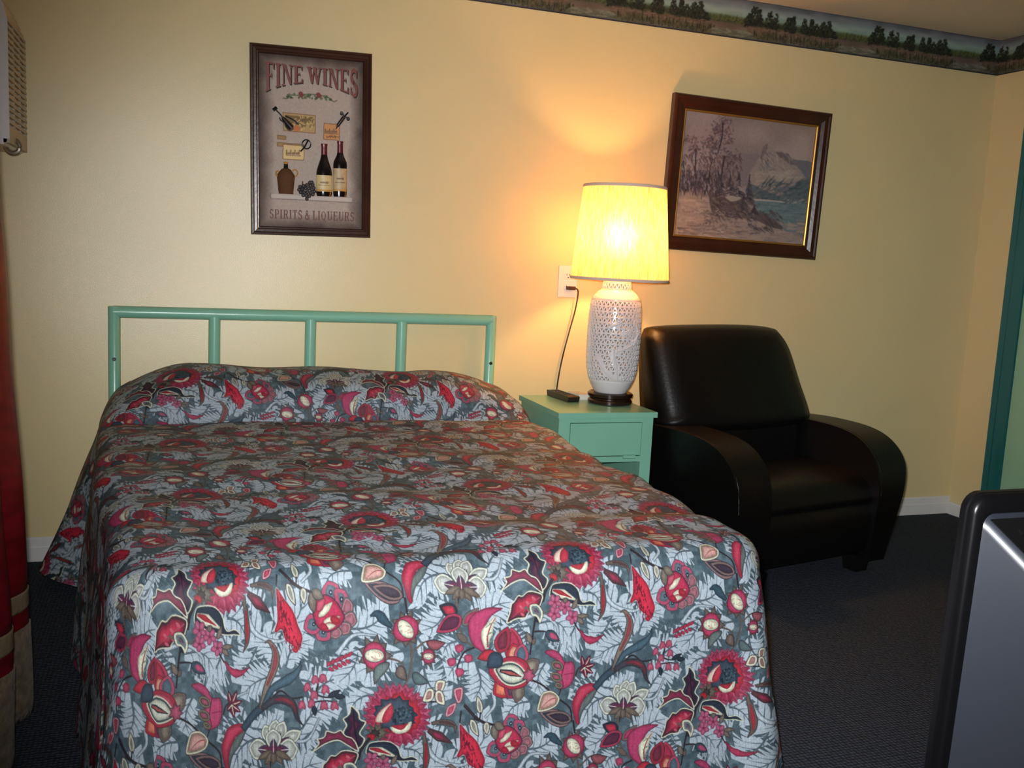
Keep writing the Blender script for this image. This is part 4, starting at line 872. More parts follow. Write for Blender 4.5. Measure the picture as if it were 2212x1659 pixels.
cord = thing('power_cord', 'brown lamp cord plugged into the wall outlet, hanging down behind the nightstand', 'cord', (1.66, -.02, 1.13))
m_cord = mat('brown_cord', (52, 32, 22), .5, .4)
bm = bmesh.new(); box(bm, -.022, .012, -.018, .0105, -.008, .008); obj('plug', bm, m_cord, cord, bevel=.003)
pts = [(.010, -.012, 0), (.022, -.016, -.006), (.026, -.014, -.03), (.018, -.010, -.10), (.000, -.008, -.18), (-.022, -.006, -.28), (-.036, -.002, -.37), (-.043, .002, -.455), (-.044, .004, -.55), (-.04, .006, -.68), (-.03, .006, -1.0), (-.02, .0, -1.118), (.05, -.005, -1.124)]
sp = smooth_open(pts, 8); bm = bmesh.new(); tube(bm, [tuple(p) for p in sp], .0034, 8); obj('cable', bm, m_cord, cord)

# ------------------------------------------------------------------ armchair
ch = thing('armchair', 'black leather recliner armchair standing beside the nightstand', 'armchair', (2.384, -.444, 0), math.radians(12))
m_lea = mat('black_leather', (9, 7, 7), .42, .32, bump=(75, .10, 4)); m_leg = mat('black_wood', (12, 11, 11), .4, .4)
def arm(x0, x1):
    side = [(.30, .05), (.30, .565), (.20, .582), (.05, .594), (-.10, .595), (-.22, .585), (-.31, .557), (-.378, .503), (-.413, .43), (-.425, .34), (-.42, .24), (-.405, .05)]
    s = smooth_open(side[1:-1], 5); pr = [side[0]] + [tuple(p) for p in s] + [side[-1]]
    bm = bmesh.new(); prism(bm, pr, 'x', x0, x1)
    for v in bm.verts:
        if abs(v.co.x) > .45: v.co.x -= math.copysign(.085 * max(0, (.46 - v.co.z) / .41), v.co.x)
    return obj('arm', bm, m_lea, ch, bevel=.016, angle=70)
for x0, x1 in ((-.50, -.315), (.315, .50)):
    arm(x0, x1)
    e = x0 if x0 < 0 else x1
side = smooth_open([(.20, .581), (.05, .593), (-.10, .594), (-.22, .584), (-.309, .556), (-.376, .502), (-.411, .43), (-.4235, .34)], 5)
for x in (-.487, .330):
    bm = bmesh.new(); tube(bm, [(x, p[0], p[1] - .0015) for p in side], .0035, 8); obj('piping', bm, m_lea, ch)
bm = bmesh.new(); prism(bm, [tuple(p) for p in smooth_closed([(.20, .30), (.20, .40), (.0, .425), (-.20, .425), (-.33, .405), (-.385, .35), (-.375, .30), (-.2, .27)], 6)], 'x', -.318, .318); obj('seat_cushion', bm, m_lea, ch, bevel=.02, angle=70)
bm = bmesh.new(); prism(bm, [tuple(p) for p in smooth_closed([(-.30, .07), (-.375, .09), (-.398, .18), (-.392, .27), (-.35, .31), (-.2, .29), (-.1, .2), (-.1, .07)], 5)], 'x', -.316, .316); obj('footrest_panel', bm, m_lea, ch, bevel=.012, angle=70)
obj('frame', B(-.33, .33, -.30, .30, .065, .33), m_lea, ch, bevel=.02)
# back cushion: rounded trapezoid, reclined
def back(name, dy, thick, grow=0):
    outl = smooth_closed([(-.455, .63), (-.458, .75), (-.456, .90), (-.440, .960), (-.37, .990), (0, 1.0), (.26, .992), (.32, .968), (.355, .90), (.378, .75), (.40, .63), (.39, .575), (.30, .555), (0, .548), (-.34, .558), (-.455, .59)], 4)
    bm = bmesh.new(); n = len(outl); rings = []; cxy = np.array([0, .76])
    for k, (s_, t) in enumerate([(.0, -1.0), (.45, -1.0), (.78, -.93), (.92, -.72), (.985, -.4), (1.0, 0), (.985, .4), (.92, .75), (.7, .9), (0, .9)]):
        ring = []
        for p in (outl if s_ > 0 else [cxy]):
            q = cxy + (p - cxy) * s_; yy = dy + .40 * (q[1] - .55) + t * thick + max(t, 0) * .16 * max(0, (1.0 - q[1]) / .45); ring.append(bm.verts.new((q[0], yy, q[1])))
        rings.append(ring)
    for a, b in zip(rings, rings[1:]):
        if len(a) == 1:
            for i in range(n): bm.faces.new((a[0], b[i], b[(i + 1) % n]))
        elif len(b) == 1:
            for i in range(n): bm.faces.new((a[i], b[0], a[(i + 1) % n]))
        else:
            for i in range(n): bm.faces.new((a[i], b[i], b[(i + 1) % n], a[(i + 1) % n]))
    return obj(name, bm, m_lea, ch, angle=80)
back('backrest', .075, .10)
bm = bmesh.new(); box(bm, -.285, .285, .02, .12, .34, .58); obj('lumbar_panel', bm, m_lea, ch, bevel=.03)
for x, y in ((-.31, -.345), (.31, -.345), (-.34, .25), (.34, .25)):
    bm = bmesh.new(); v_ = box(bm, x - .042, x + .042, y - .042, y + .042, 0, .072)
    for v in v_:
        if v.co.z < .01: v.co.x = x + (v.co.x - x) * .8; v.co.y = y + (v.co.y - y) * .8
    obj('leg', bm, m_leg, ch, bevel=.004)

# ------------------------------------------------------------------ television seen from behind, on a low stand
TX0, TX1, TY, TZ0, TZ1 = 1.220, 1.925, -2.75, .315, .917
tv = thing('television', 'black tube television seen from behind at the right edge of the picture', 'television', ((TX0 + TX1) / 2, TY, TZ0))
m_tv = mat('black_gloss_plastic', (12, 12, 14), .3, .4); m_tvb = mat('charcoal_satin_plastic', (46, 49, 57), .36, .6, bump=(900, .02, 1)); m_scr = mat('dark_screen_glass', (14, 16, 18), .08, .6)
hw, hh = (TX1 - TX0) / 2, TZ1 - TZ0
def rrect(hw_, z0, z1, r, n=6):
    pts = []
    for cx_, cz_, a0 in ((hw_ - r, z1 - r, 0), (-hw_ + r, z1 - r, 90), (-hw_ + r, z0 + r, 180), (hw_ - r, z0 + r, 270)):
        for k in range(n + 1): a = math.radians(a0 + 90 * k / n); pts.append((cx_ + r * math.cos(a), cz_ + r * math.sin(a)))
    return pts
def loft(bm, secs):
    rings = [[bm.verts.new((x, y, z)) for x, z in pts] for y, pts in secs]; n = len(rings[0])
    for a, b in zip(rings, rings[1:]):
        for i in range(n): bm.faces.new((a[i], a[(i + 1) % n], b[(i + 1) % n], b[i]))
    bm.faces.new(rings[0]); bm.faces.new(rings[-1][::-1])
bm = bmesh.new(); loft(bm, [(.014, rrect(hw - .006, .006, hh - .006, .026)), (.010, rrect(hw, 0, hh, .03)), (-.001, rrect(hw, 0, hh, .03)), (-.003, rrect(hw - .003, .003, hh - .003, .028)), (-.005, rrect(hw - .003, .003, hh - .003, .028)), (-.007, rrect(hw, 0, hh, .03)), (-.016, rrect(hw - .001, .001, hh - .001, .03)), (-.021, rrect(hw - .006, .006, hh - .006, .026)), (-.021, rrect(hw - .020, .024, hh - .030, .02)), (-.008, rrect(hw - .026, .030, hh - .036, .02))])
obj('bezel', bm, m_tv, tv, angle=50)
bm = bmesh.new(); loft(bm, [(-.006, rrect(hw - .023, .028, hh - .033, .02)), (-.02, rrect(hw - .032, .036, hh - .042, .022)), (-.25, rrect(hw - .15, .10, hh - .235, .03)), (-.28, rrect(hw - .16, .11, hh - .245, .03)), (-.36, rrect(hw - .20, .13, hh - .27, .03)), (-.372, rrect(hw - .21, .14, hh - .28, .03))]); rh_ = obj('rear_housing', bm, m_tvb, tv, angle=50)
bm = bmesh.new()
for i in range(16):
    t0, t1 = .08 + i * .052, .08 + i * .052 + .036; ya, yb_ = -.02 - .23 * t0, -.02 - .23 * t1; za, zb = hh - .044 - .191 * t0, hh - .044 - .191 * t1; wa = hw - .062 - .11 * t1
    prism(bm, [(ya - .002, za + .004), (ya - .004, za + .009), (yb_ - .004, zb + .009), (yb_ - .002, zb + .004)], 'x', -wa, wa)
v0 = [bm.verts.new(p) for p in ((-(hw - .033), -.022, hh - .041), (hw - .033, -.022, hh - .041), (hw - .151, -.25, hh - .232), (-(hw - .151), -.25, hh - .232))]; bm.faces.new(v0)
v1 = [bm.verts.new(v.co + Vector((0, 0, .0015))) for v in v0]; bm.faces.new(v1)
for i in range(4): bm.faces.new((v0[i], v0[(i + 1) % 4], v1[(i + 1) % 4], v1[i]))
obj('dark_top_panel', bm, mat('matt_black_plastic', (10, 10, 11), .7, .2), rh_, smooth=False)  # black sheet and ribs added to darken the housing's top slope
bm = bmesh.new(); loft(bm, [(.008, rrect(hw - .05, .06, hh - .05, .03)), (.018, rrect(hw - .055, .065, hh - .055, .03)), (.030, rrect(hw - .16, .16, hh - .15, .03))]); obj('screen', bm, m_scr, tv)
for o in tv.children: o.rotation_euler.x = math.radians(1.6)
bm = bmesh.new(); box(bm, -.2, .2, -.30, .06, -.012, .12); obj('foot', bm, m_tv, tv, bevel=.004)
st = thing('television_stand', 'low dark wooden stand under the television', 'stand', ((TX0 + TX1) / 2, TY - .12, 0))
m_st = mat('dark_stand_wood', (44, 30, 22), .45, .4, var=(3, .2, (1, 8, 8)))
obj('top', B(-.34, .34, -.28, .22, .28, .303), m_st, st, bevel=.004)
for x in (-.335, .315): obj('side_panel', B(x, x + .02, -.27, .21, 0, .28), m_st, st, bevel=.002)
obj('shelf', B(-.315, .315, -.26, .2, .06, .08), m_st, st)

# ------------------------------------------------------------------ air conditioner at the left edge
ac = thing('air_conditioner', 'white air conditioner with a louvred front high on the left wall', 'air conditioner', (XL, -.29, 1.53))
m_ac = mat('off_white_enamel', (206, 204, 204), .4, .4); m_acd = mat('beige_louvre', (172, 162, 144), .5, .3); m_seam = mat('dark_gap', (60, 58, 60), .7, .2)
AX = .222
def acprof(d): return [(0, .012), (d - .012, .0), (d, .010), (d, .385), (d - .006, .42), (d - .025, .465), (d - .06, .50), (d - .10, .515), (0, .525)]
bm = bmesh.new(); prism(bm, [(x, z) for x, z in acprof(AX - .010)], 'y', -.186, .19); obj('casing', bm, m_ac, ac, bevel=.003, angle=30)
bm = bmesh.new(); prism(bm, [(.0, .018), (AX - .002, .018), (AX - .002, .385), (AX - .012, .43), (AX - .04, .475), (.0, .505)], 'y', -.192, -.183); obj('side_panel', bm, m_ac, ac, bevel=.0015)
bm = bmesh.new()
prism(bm, [(AX - .02, .006), (AX - .001, .006), (AX - .001, .060), (AX - .02, .060)], 'y', -.186, .188)
for i in range(21):
    zz0 = .070 + i * .0195; xo = 0 if zz0 < .385 else -.45 * (zz0 - .385)
    prism(bm, [(AX - .014 + xo, zz0), (AX + .000 + xo, zz0 - .003), (AX + .000 + xo, zz0 + .006), (AX - .014 + xo, zz0 + .010)], 'y', -.183, .188)
for y in (-.07, .06, .18): prism(bm, [(AX - .014, .06), (AX - .002, .06), (AX - .002, .385), (AX - .014, .40)], 'y', y, y + .007)
obj('louvre_grille', bm, m_acd, ac, smooth=False)
bm = bmesh.new(); box(bm, AX - .062, AX - .0595, -.1928, -.190, .03, .455); box(bm, .01, AX - .03, -.1928, -.190, .028, .0305); obj('panel_seam', bm, m_seam, ac)
bm = bmesh.new(); tube(bm, [(AX - .012 + .022 * math.cos(a), -.06, .006 + .022 * math.sin(a)) for a in np.linspace(0, 2 * math.pi, 24, endpoint=False)], .0075, 8, closed=True); tube(bm, [(AX - .03, -.06, .01), (.02, -.20, .03)], .005, 8); obj('ring_pull', bm, mat('dull_steel', (140, 130, 118), .4, .5, .7), ac)

# ------------------------------------------------------------------ curtain on the left wall
cur = thing('curtain', 'deep red satin curtain with gold bands at the hem, on the left wall', 'curtain', (-.40, -1.9, 0))
m_red = mat('red_satin', (104, 10, 20), .42, .4, sheen=.0, bump=(26, .18, 4, (1, 2, .25)), var=(14, .35, (1, 1, 3)))
m_gold = mat('gold_satin', (128, 110, 84), .38, .5, bump=(40, .3, 3), var=(16, .3)); m_velv = mat('crushed_gold_velvet', (122, 104, 80), .40, .5, sheen=.15, bump=(55, .9, 5), var=(40, .45))
def curt(name, z0, z1, m, off=0, par=cur, s0=0, s1=1):
    s = np.linspace(s0, s1, 200 if s1 > .5 else 8); nz = max(8, int((z1 - z0) / .03)); Z = np.linspace(z0, z1, nz)[:, None]; S = s[None, :]
    y = .63 - 1.2 * S + .004 * np.sin(Z * 9)
    fold = .030 * np.cos((S - .035) * 2 * math.pi * 4.2 + .25 * np.sin(Z * 1.5) * S)
    zz = np.maximum(Z - .40, 0)
    x = fold + .012 - .050 * np.minimum(zz, .9) - .02 * np.maximum(zz - .9, 0) + off + .0025 * np.sin(Z * 11 + S * 40) - .018 * np.clip(1 - S / .025, 0, 1) ** 2
    return grid_mesh(name, np.stack([x, y + 0 * x, Z + 0 * x], -1), len(s), nz, m, parent=par)
top_p = curt('panel', .345, 2.10, m_red); g1 = curt('gold_band', .300, .350, m_gold, .003); curt('red_band', .250, .302, m_red, .0015); curt('velvet_hem', .012, .255, m_velv, .005)
curt('lining_edge', .02, 2.10, mat('brown_lining', (70, 48, 36), .8, .2), -.004, cur, -.030, .004)
for o in cur.children:
    q_ = o.modifiers.new('thick', 'SOLIDIFY'); q_.thickness = .003
cur.location.x = -.402
rod = thing('curtain_rod', 'dark curtain rod carrying the red curtain on the left wall', 'rod', (-.41, -1.9, 2.12))
bm = bmesh.new(); tube(bm, [(0, -.8, 0), (0, .75, 0)], .014, 14); obj('pole', bm, m_wood, rod)
for y in (-.7, .66): obj('bracket', B(-.31, .01, y - .01, y + .01, -.012, .004), m_wood, rod)
# ------------------------------------------------------------------ framed pictures
m_frame = mat('dark_mahogany_frame', (58, 30, 20), .30, .5, var=(7, .3, (1, 1, 1)), bump=(40, .06, 3)); m_gilt = mat('gilt_fillet', (176, 132, 62), .35, .5, .7)
def frame_mesh(w, h, prof):
    """mitred frame; prof: (inset from the outer edge, height off the wall)"""
    bm = bmesh.new(); rings = []
    for i, d in prof: rings.append([bm.verts.new((sx * (w / 2 - i), -d, sz * (h / 2 - i))) for sx, sz in ((-1, -1), (1, -1), (1, 1), (-1, 1))])
    for a, b in zip(rings, rings[1:]):
        for k in range(4): bm.faces.new((a[k], a[(k + 1) % 4], b[(k + 1) % 4], b[k]))
    return bm
def panel(name, P, w, h, res, dep, m, par, relief=0):
    nu, nv = int(w / res), int(h / res); U, Vv = np.meshgrid(np.linspace(0, 1, nu), np.linspace(0, 1, nv))
    cols = P.sample(U * P.w, Vv * P.h); V = np.stack([(U - .5) * w, 0 * U - dep, (.5 - Vv) * h], -1)
    if relief: V[..., 1] -= relief * (cols.mean(-1) - .4)
    return grid_mesh(name, V, nu, nv, m, cols, parent=par)
# --- landscape on the right
pt = thing('framed_painting', 'framed winter landscape painting with a mountain lake, above the armchair', 'painting', (2.512, 0, 1.665))
pt.rotation_euler = (math.radians(1.2), math.radians(.9), 0)
PW, PH = .842, .692
fr = obj('frame', frame_mesh(PW, PH, [(0, .003), (0, .034), (.005, .041), (.014, .042), (.019, .037), (.036, .035), (.050, .026), (.055, .024), (.060, .0245), (.065, .018), (.065, .008)]), m_frame, pt, smooth=False)
obj('gilt_fillet', frame_mesh(PW - .122, PH - .122, [(0, .015), (.001, .0245), (.005, .0255), (.009, .0225), (.010, .012)]), m_gilt, fr, smooth=False)
obj('backing', B(-PW / 2 + .01, PW / 2 - .01, -.008, -.002, -PH / 2 + .01, PH / 2 - .01), m_wood, pt)
m_canvas = mat('oil_on_canvas', (150, 140, 140), .45, .4, attr='print', bump=(420, .12, 2))
panel('canvas', paint_landscape(), PW - .136, PH - .136, .0022, .0155, m_canvas, pt, .004)
# --- wine sign on the left
sn = thing('wine_sign', 'framed FINE WINES relief sign with two dark bottles, above the bed', 'sign', (.508, 0, 1.66)); sn.rotation_euler = (math.radians(.6), math.radians(-1.3), 0)
SW, SH = .472, .726
obj('frame', frame_mesh(SW, SH, [(0, .003), (0, .026), (.003, .031), (.009, .032), (.013, .028), (.022, .029), (.026, .026), (.030, .0265), (.034, .021), (.034, .008)]), m_frame, sn, smooth=False)
obj('backing', B(-SW / 2 + .01, SW / 2 - .01, -.008, -.002, -SH / 2 + .01, SH / 2 - .01), m_wood, sn)
m_parch = mat('parchment_print', (190, 180, 170), .6, .3, attr='print'); YP = .011
panel('printed_panel', paint_sign(), .43, .686, .0016, YP, m_parch, sn)
# --- serif lettering built stroke by stroke on a unit cell (x 0..1, y 0..1)
def rect(x0, x1, y0, y1): return [(x0, y0), (x1, y0), (x1, y1), (x0, y1)]
def arcst(cx, cy, rx, ry, a0, a1, w0, w1, n=14):
    """list of quads of a curved stroke, width w0 -> w1 -> w0 in the middle"""
    out = []; prev = None
    for k in range(n + 1):
        t = k / n; a = math.radians(a0 + (a1 - a0) * t); w = w0 + (w1 - w0) * math.sin(math.pi * t); c_, s_ = math.cos(a), math.sin(a)
        cur_ = ((cx + (rx + w / 2) * c_, cy + (ry + w / 2) * s_), (cx + (rx - w / 2) * c_, cy + (ry - w / 2) * s_))
        if prev: out.append([prev[0], cur_[0], cur_[1], prev[1]])
        prev = cur_
    return out
SF = .07
def stem(x0, x1, y0=0, y1=1, s0=True, s1=True):
    o = [rect(x0, x1, y0, y1)]
    if s0: o += [rect(x0 - .09, x1 + .09, y0, y0 + SF)]
    if s1: o += [rect(x0 - .09, x1 + .09, y1 - SF, y1)]
    return o
W_ = .22
GL = {
 'I': (.46, stem(.12, .34)),
 'F': (.78, stem(.10, .32) + [rect(.1, .74, 1 - SF, 1), [(.74, 1), (.74, .74), (.68, .74), (.62, .93), (.5, .93)], rect(.3, .54, .49, .56), [(.54, .64), (.54, .41), (.49, .47), (.49, .58)]]),
 'E': (.82, stem(.10, .32) + [rect(.1, .74, 1 - SF, 1), [(.74, 1), (.74, .76), (.68, .76), (.62, .93), (.5, .93)], rect(.3, .54, .49, .56), [(.54, .64), (.54, .41), (.49, .47), (.49, .58)], rect(.1, .78, 0, SF), [(.78, 0), (.78, .26), (.71, .26), (.64, .07), (.5, .07)]]),
 'N': (.95, stem(.12, .21) + stem(.74, .83, s0=False) + [[(.12, 1), (.36, 1), (.83, 0), (.68, 0)]]),
 'W': (1.25, [[(.06, 1), (.30, 1), (.48, 0), (.36, 0)], [(.36, 0), (.48, 0), (.66, 1), (.58, 1)], [(.54, 1), (.78, 1), (.96, 0), (.84, 0)], [(.84, 0), (.96, 0), (1.16, 1), (1.08, 1)], rect(0, .40, 1 - SF, 1), rect(.52, .84, 1 - SF, 1), rect(1.0, 1.24, 1 - SF, 1)]),
 'L': (.74, stem(.10, .32) + [rect(.1, .7, 0, SF), [(.7, 0), (.7, .3), (.63, .3), (.57, .07), (.45, .07)]]),
 'T': (.80, stem(.29, .51, s1=False) + [rect(.04, .76, 1 - SF, 1), [(.04, 1), (.04, .72), (.10, .72), (.16, .93), (.3, .93)], [(.76, 1), (.76, .72), (.70, .72), (.64, .93), (.5, .93)]]),
 'P': (.78, stem(.10, .32) + [rect(.3, .5, 1 - SF, 1), rect(.3, .5, .44, .51)] + arcst(.46, .72, .20, .245, -90, 90, .07, .22)),
 'R': (.88, stem(.10, .32) + [rect(.3, .5, 1 - SF, 1), rect(.3, .5, .46, .53)] + arcst(.46, .73, .20, .235, -90, 90, .07, .22) + [[(.42, .5), (.60, .52), (.80, .06), (.62, .0)], rect(.62, .88, 0, SF)]),
 'S': (.72, arcst(.36, .74, .22, .22, 20, 180, .08, .16) + arcst(.36, .74, .22, .22, 180, 262, .17, .2) + arcst(.36, .25, .24, .215, 82, -5, .2, .18) + arcst(.36, .25, .24, .215, -5, -160, .15, .12) + [rect(.56, .63, .70, .97), rect(.08, .15, .03, .31)]),
 'U': (.92, stem(.12, .33, .28, 1, s0=False) + stem(.70, .79, .28, 1, s0=False) + arcst(.455, .29, .285, .235, 180, 360, .2, .1)),
 'Q': (.92, arcst(.44, .5, .30, .45, 0, 180, .20, .07) + arcst(.44, .5, .30, .45, 180, 360, .20, .07) + [[(.40, .14), (.56, .16), (.86, -.14), (.70, -.16)]]),
 '&': (.92, arcst(.38, .76, .15, .20, 0, 360, .12, .12) + arcst(.38, .27, .25, .24, 60, 330, .16, .18) + [[(.24, .68), (.40, .70), (.86, .02), (.68, .0)], arcst(.56, .34, .2, .2, -60, 10, .07, .07)[3], rect(.62, .9, .46, .52), [(.74, .5), (.80, .5), (.60, .1), (.54, .14)]]),
 ' ': (.20, []),
}
def lettering(name, text, xs, ytop, ybot, m, par, depth=.0022, base=YP + .0004, shift=(0, 0), track=.06, grow=0):
    tot = sum(GL[c][0] + track for c in text) - track; k = (xs[1] - xs[0]) / tot; bm = bmesh.new(); x = 0; zo = 0
    for c in text:
        wd_, polys = GL[c]
        for i, p in enumerate(polys):
            q = []
            for px_, py_ in p:
                X = xs[0] + (x + px_) * k; u = (X - xs[0]) / (xs[1] - xs[0]); t, b_ = ytop(u), ybot(u); q.append((X + shift[0], b_ + (t - b_) * py_ + shift[1]))
            area = sum(q[j][0] * q[(j + 1) % len(q)][1] - q[(j + 1) % len(q)][0] * q[j][1] for j in range(len(q)))
            if area < 0: q = q[::-1]
            dd_ = base + depth + (i % 5) * .00003
            F = [bm.verts.new((a, -dd_, b)) for a, b in q]; K = [bm.verts.new((a, -base, b)) for a, b in q]; bm.faces.new(F)
            for j in range(len(q)): bm.faces.new((F[j], K[j], K[(j + 1) % len(q)], F[(j + 1) % len(q)]))
        x += wd_ + track
    return obj(name, bm, m, par, smooth=False)
m_let = mat('oxblood_lettering', (122, 62, 52), .5, .4, var=(60, .2)); m_ldk = mat('lettering_dark_edge', (40, 30, 28), .6, .3); m_let2 = mat('lettering_brown', (112, 68, 58), .55, .3)
t1 = lambda u: .300 - .006 * math.sin(math.pi * u)
b1 = lambda u: .186 + .046 * math.sin(math.pi * min(max(u, 0), 1)) ** .85
lw = lettering('title_lettering', 'FINE WINES', (-.178, .182), t1, b1, m_let, sn, .004)
lettering('title_drop_edge', 'FINE WINES', (-.178, .182), t1, b1, m_ldk, lw, .0012, shift=(.0035, -.0035))
lettering('motto_lettering', 'SPIRITS & LIQUEURS', (-.165, .172), lambda u: -.262, lambda u: -.298, m_let2, sn, .0016, track=.1)
# --- relief pieces
m_gls = mat('dark_bottle_glass', (22, 16, 16), .14, .6); m_caps = mat('wine_foil', (92, 26, 28), .3, .5); m_lab = mat('cream_bottle_label', (206, 184, 132), .45, .4, var=(50, .15)); m_lab2 = mat('tan_bottle_label', (190, 164, 124), .45, .4, var=(50, .18)); m_ink = mat('label_ink', (98, 70, 56), .6, .3); m_amb = mat('amber_label_band', (190, 140, 62), .5, .4)
def bottle(xc, z0, z1, prof, lab, mlab, kind_label):
    b_ = bpy.data.objects.new('wine_bottle', None); C.objects.link(b_); b_.parent = sn; b_.location = (xc, -YP, z0); b_['label'] = kind_label; H = z1 - z0; b_.empty_display_size = .02
    def seg_(name, t0, t1, m, gr=0.0):
        bm = bmesh.new(); ts = [t0 + (t1 - t0) * k / 14 for k in range(15)]; pr = [(np.interp(t, [q[0] for q in prof], [q[1] for q in prof]) + gr, t * H) for t in ts]
        lathe(bm, pr, 20, a0=math.pi, a1=2 * math.pi, cap=False, flat=.62)
        return obj(name, bm, m, b_)
    seg_('glass', 0, .80, m_gls); seg_('foil', .79, 1, m_caps, .0003); seg_('label', lab[0], lab[1], mlab, .0006); seg_('label_band', lab[0] + .005, lab[0] + .035, m_amb, .0009)
    bm = bmesh.new(); r0 = np.interp(.25, [q[0] for q in prof], [q[1] for q in prof]) + .001; rg = random.Random(4)
    for row, (zt, n, hh_) in enumerate(((lab[0] + (lab[1] - lab[0]) * .55, 8, .010), (lab[0] + (lab[1] - lab[0]) * .38, 12, .003))):
        for i in range(n):
            a = math.pi * 1.5 + (i - n / 2) * .13; p = Vector((r0 * math.cos(a), r0 * .62 * math.sin(a), zt * H)); h_ = hh_ * rg.uniform(.5, 1)
            box(bm, p.x - .0012, p.x + .0012, p.y - .0006, p.y + .001, p.z - h_ / 2, p.z + h_ / 2)
    obj('label_print', bm, m_ink, b_, smooth=False)
bottle(*[(lambda a: (a[0], a[1]))(sg((660, 1208))[0])][0], sg((665, 832))[0][1], [(0, .029), (.02, .0315), (.40, .032), (.50, .030), (.62, .022), (.72, .0145), (.80, .0118), (.955, .0115), (.96, .0128), (1, .0128)], (.09, .40), m_lab, 'bottle with sloping shoulders and a cream label')
bottle(*[(lambda a: (a[0], a[1]))(sg((773, 1210))[0])][0], sg((777, 812))[0][1], [(0, .026), (.02, .0275), (.58, .0278), (.64, .026), (.70, .019), (.76, .0128), (.80, .0115), (.955, .011), (.96, .0122), (1, .0122)], (.10, .51), m_lab2, 'taller bottle with square shoulders and a tan label')
# wicker jug
m_wick = mat('brown_wicker', (92, 58, 32), .6, .3, bump=(300, .5, 2)); m_cork = mat('cork', (178, 128, 62), .7, .2)
jc = sg((388, 1195))[0]; jug = bpy.data.objects.new('wicker_jug', None); C.objects.link(jug); jug.parent = sn; jug.location = (jc[0], -YP, jc[1]); jug.empty_display_size = .02
bm = bmesh.new(); lathe(bm, [(.028, 0), (.029, .01), (.0345, .066), (.035, .072), (.030, .080), (.018, .096), (.010, .100)], 24, a0=math.pi, a1=2 * math.pi, cap=False, flat=.7)
for r in range(9): lathe(bm, [(.0292 + r * .00066, .013 + r * .0065), (.0306 + r * .00066, .016 + r * .0065), (.0292 + r * .00066, .019 + r * .0065)], 40, a0=math.pi, a1=2 * math.pi, cap=False, flat=.7)
obj('wicker_body', bm, m_wick, jug)
bm = bmesh.new(); lathe(bm, [(.0095, .098), (.0085, .108), (.0085, .116)], 14, a0=math.pi, a1=2 * math.pi, cap=False); obj('neck', bm, m_gls, jug)
bm = bmesh.new(); lathe(bm, [(.0075, .115), (.0085, .117), (.008, .125), (.001, .126)], 14, a0=math.pi, a1=2 * math.pi, cap=False); obj('cork', bm, m_cork, jug)
bm = bmesh.new(); tube(bm, [(.034 + .011 * math.cos(a), -.006, .083 + .013 * math.sin(a)) for a in np.linspace(-2.0, 2.6, 16)], .0026, 8); obj('handle', bm, m_cork, jug); bm = bmesh.new(); tube(bm, [(-.032 - .007 * math.cos(a), -.006, .078 + .009 * math.sin(a)) for a in np.linspace(-1.8, 2.2, 12)], .0034, 8); obj('handle', bm, m_cork, jug)
# grapes
m_grape = mat('dusky_grapes', (64, 60, 62), .35, .5, var=(60, .3)); gc = sg((535, 1165))[0]; gr = bpy.data.objects.new('grape_cluster', None); C.objects.link(gr); gr.parent = sn; gr.location = (gc[0], -YP, gc[1]); gr.empty_display_size = .02
bm = bmesh.new()
for x, z in [(-.026, .012), (-.013, .016), (0, .02), (.014, .018), (.024, .022), (.028, .010), (-.03, 0), (-.018, .003), (-.005, .006), (.008, .006), (.02, .004), (.03, -.004), (-.024, -.010), (-.011, -.009), (.002, -.008), (.015, -.010), (.024, -.016), (-.014, -.021), (-.002, -.022), (.010, -.023), (.0, -.035), (.012, .03), (.02, .031)]:
    bmesh.ops.create_uvsphere(bm, u_segments=10, v_segments=7, radius=.0078, matrix=Matrix.Translation((x, -.003 - .006 * max(0, 1 - abs(x) / .03), z)))
obj('grapes', bm, m_grape, gr)
bm = bmesh.new(); tube(bm, [(-.018, -.006, .018), (-.016, -.008, .034)], .0022, 6); obj('stalk', bm, m_wick, gr)
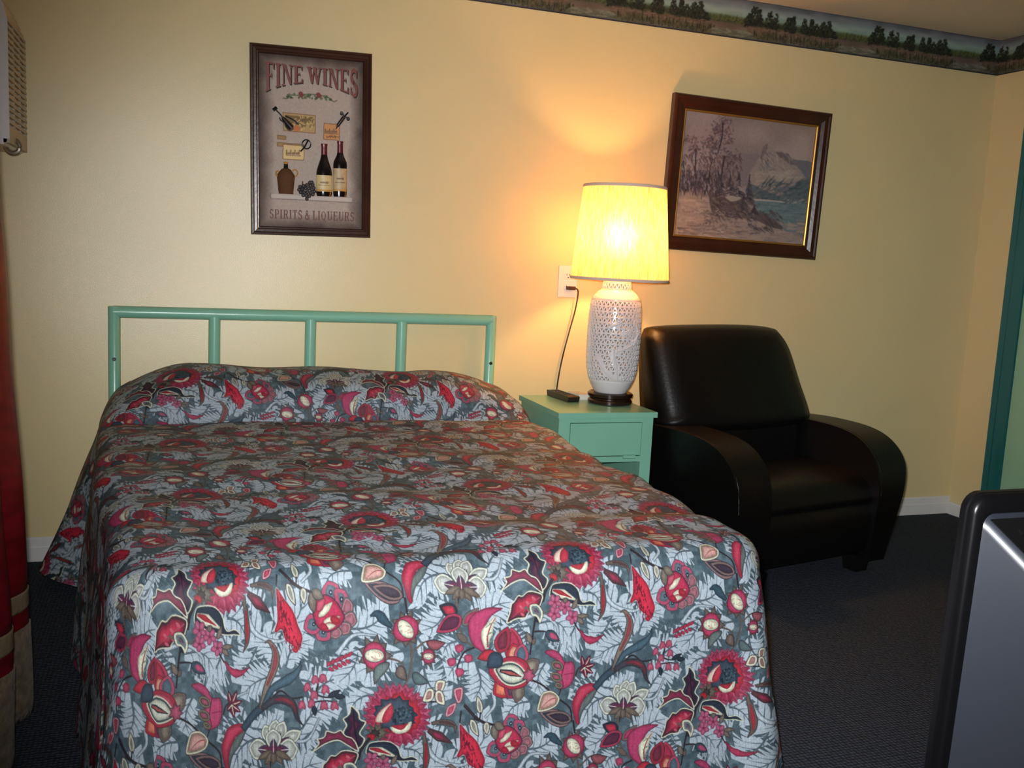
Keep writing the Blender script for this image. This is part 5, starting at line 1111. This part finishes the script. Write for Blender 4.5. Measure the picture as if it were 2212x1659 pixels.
# corkscrews and key
m_irn = mat('dark_iron', (34, 34, 38), .35, .5, .6); m_hnd = mat('dark_turned_handle', (40, 24, 20), .4, .4)
def P3(cx_, cy_, d=.006): a = sg((cx_, cy_))[0]; return (a[0], -YP - d, a[1])
cs = bpy.data.objects.new('wing_corkscrew', None); C.objects.link(cs); cs.parent = sn; cs.empty_display_size = .02
bm = bmesh.new(); tube(bm, [P3(312, 590), P3(352, 630), P3(375, 665)], .0028, 8); tube(bm, [P3(300, 600), P3(325, 580)], .0065, 8); obj('screw_shaft', bm, m_irn, cs)
bm = bmesh.new(); tube(bm, [P3(365, 650), P3(395, 685), P3(430, 725)], [.006, .010, .012], 10); obj('body', bm, m_hnd, cs)
bm = bmesh.new(); tube(bm, [P3(345, 650, .008), P3(350, 668, .008), P3(380, 690, .008), P3(390, 718, .008), P3(405, 730, .008)], .003, 8); tube(bm, [P3(385, 640, .008), P3(420, 655, .008), P3(450, 672, .008), P3(478, 700, .008)], .003, 8); obj('levers', bm, m_irn, cs)
c2 = bpy.data.objects.new('barrel_corkscrew', None); C.objects.link(c2); c2.parent = sn; c2.empty_display_size = .02
bm = bmesh.new(); tube(bm, [P3(742, 730), P3(752, 712), P3(762, 695), P3(802, 640)], [.001, .003, .0072, .0075], 10); obj('barrel', bm, m_hnd, c2)
bm = bmesh.new(); tube(bm, [P3(802, 640), P3(832, 606)], .003, 8); tube(bm, [P3(782, 612), P3(836, 656)], .003, 8)
for q in ((786, 614), (832, 652)): tube(bm, [tuple(Vector(P3(*q)) + Vector((.006 * math.cos(a), 0, .006 * math.sin(a)))) for a in np.linspace(0, 6.28, 12, endpoint=False)], .002, 6, closed=True)
obj('wing_nut', bm, m_irn, c2)
ky = bpy.data.objects.new('iron_opener', None); C.objects.link(ky); ky.parent = sn; ky.empty_display_size = .02
bm = bmesh.new(); kc = Vector(P3(535, 838)); tube(bm, [tuple(kc + Vector((.0165 * math.cos(a), 0, .0175 * math.sin(a)))) for a in np.linspace(0, 6.28, 24, endpoint=False)], .0026, 8, closed=True)
tube(bm, [P3(545, 812), P3(520, 860), P3(492, 890)], .003, 8); obj('ring_handle', bm, m_irn, ky)
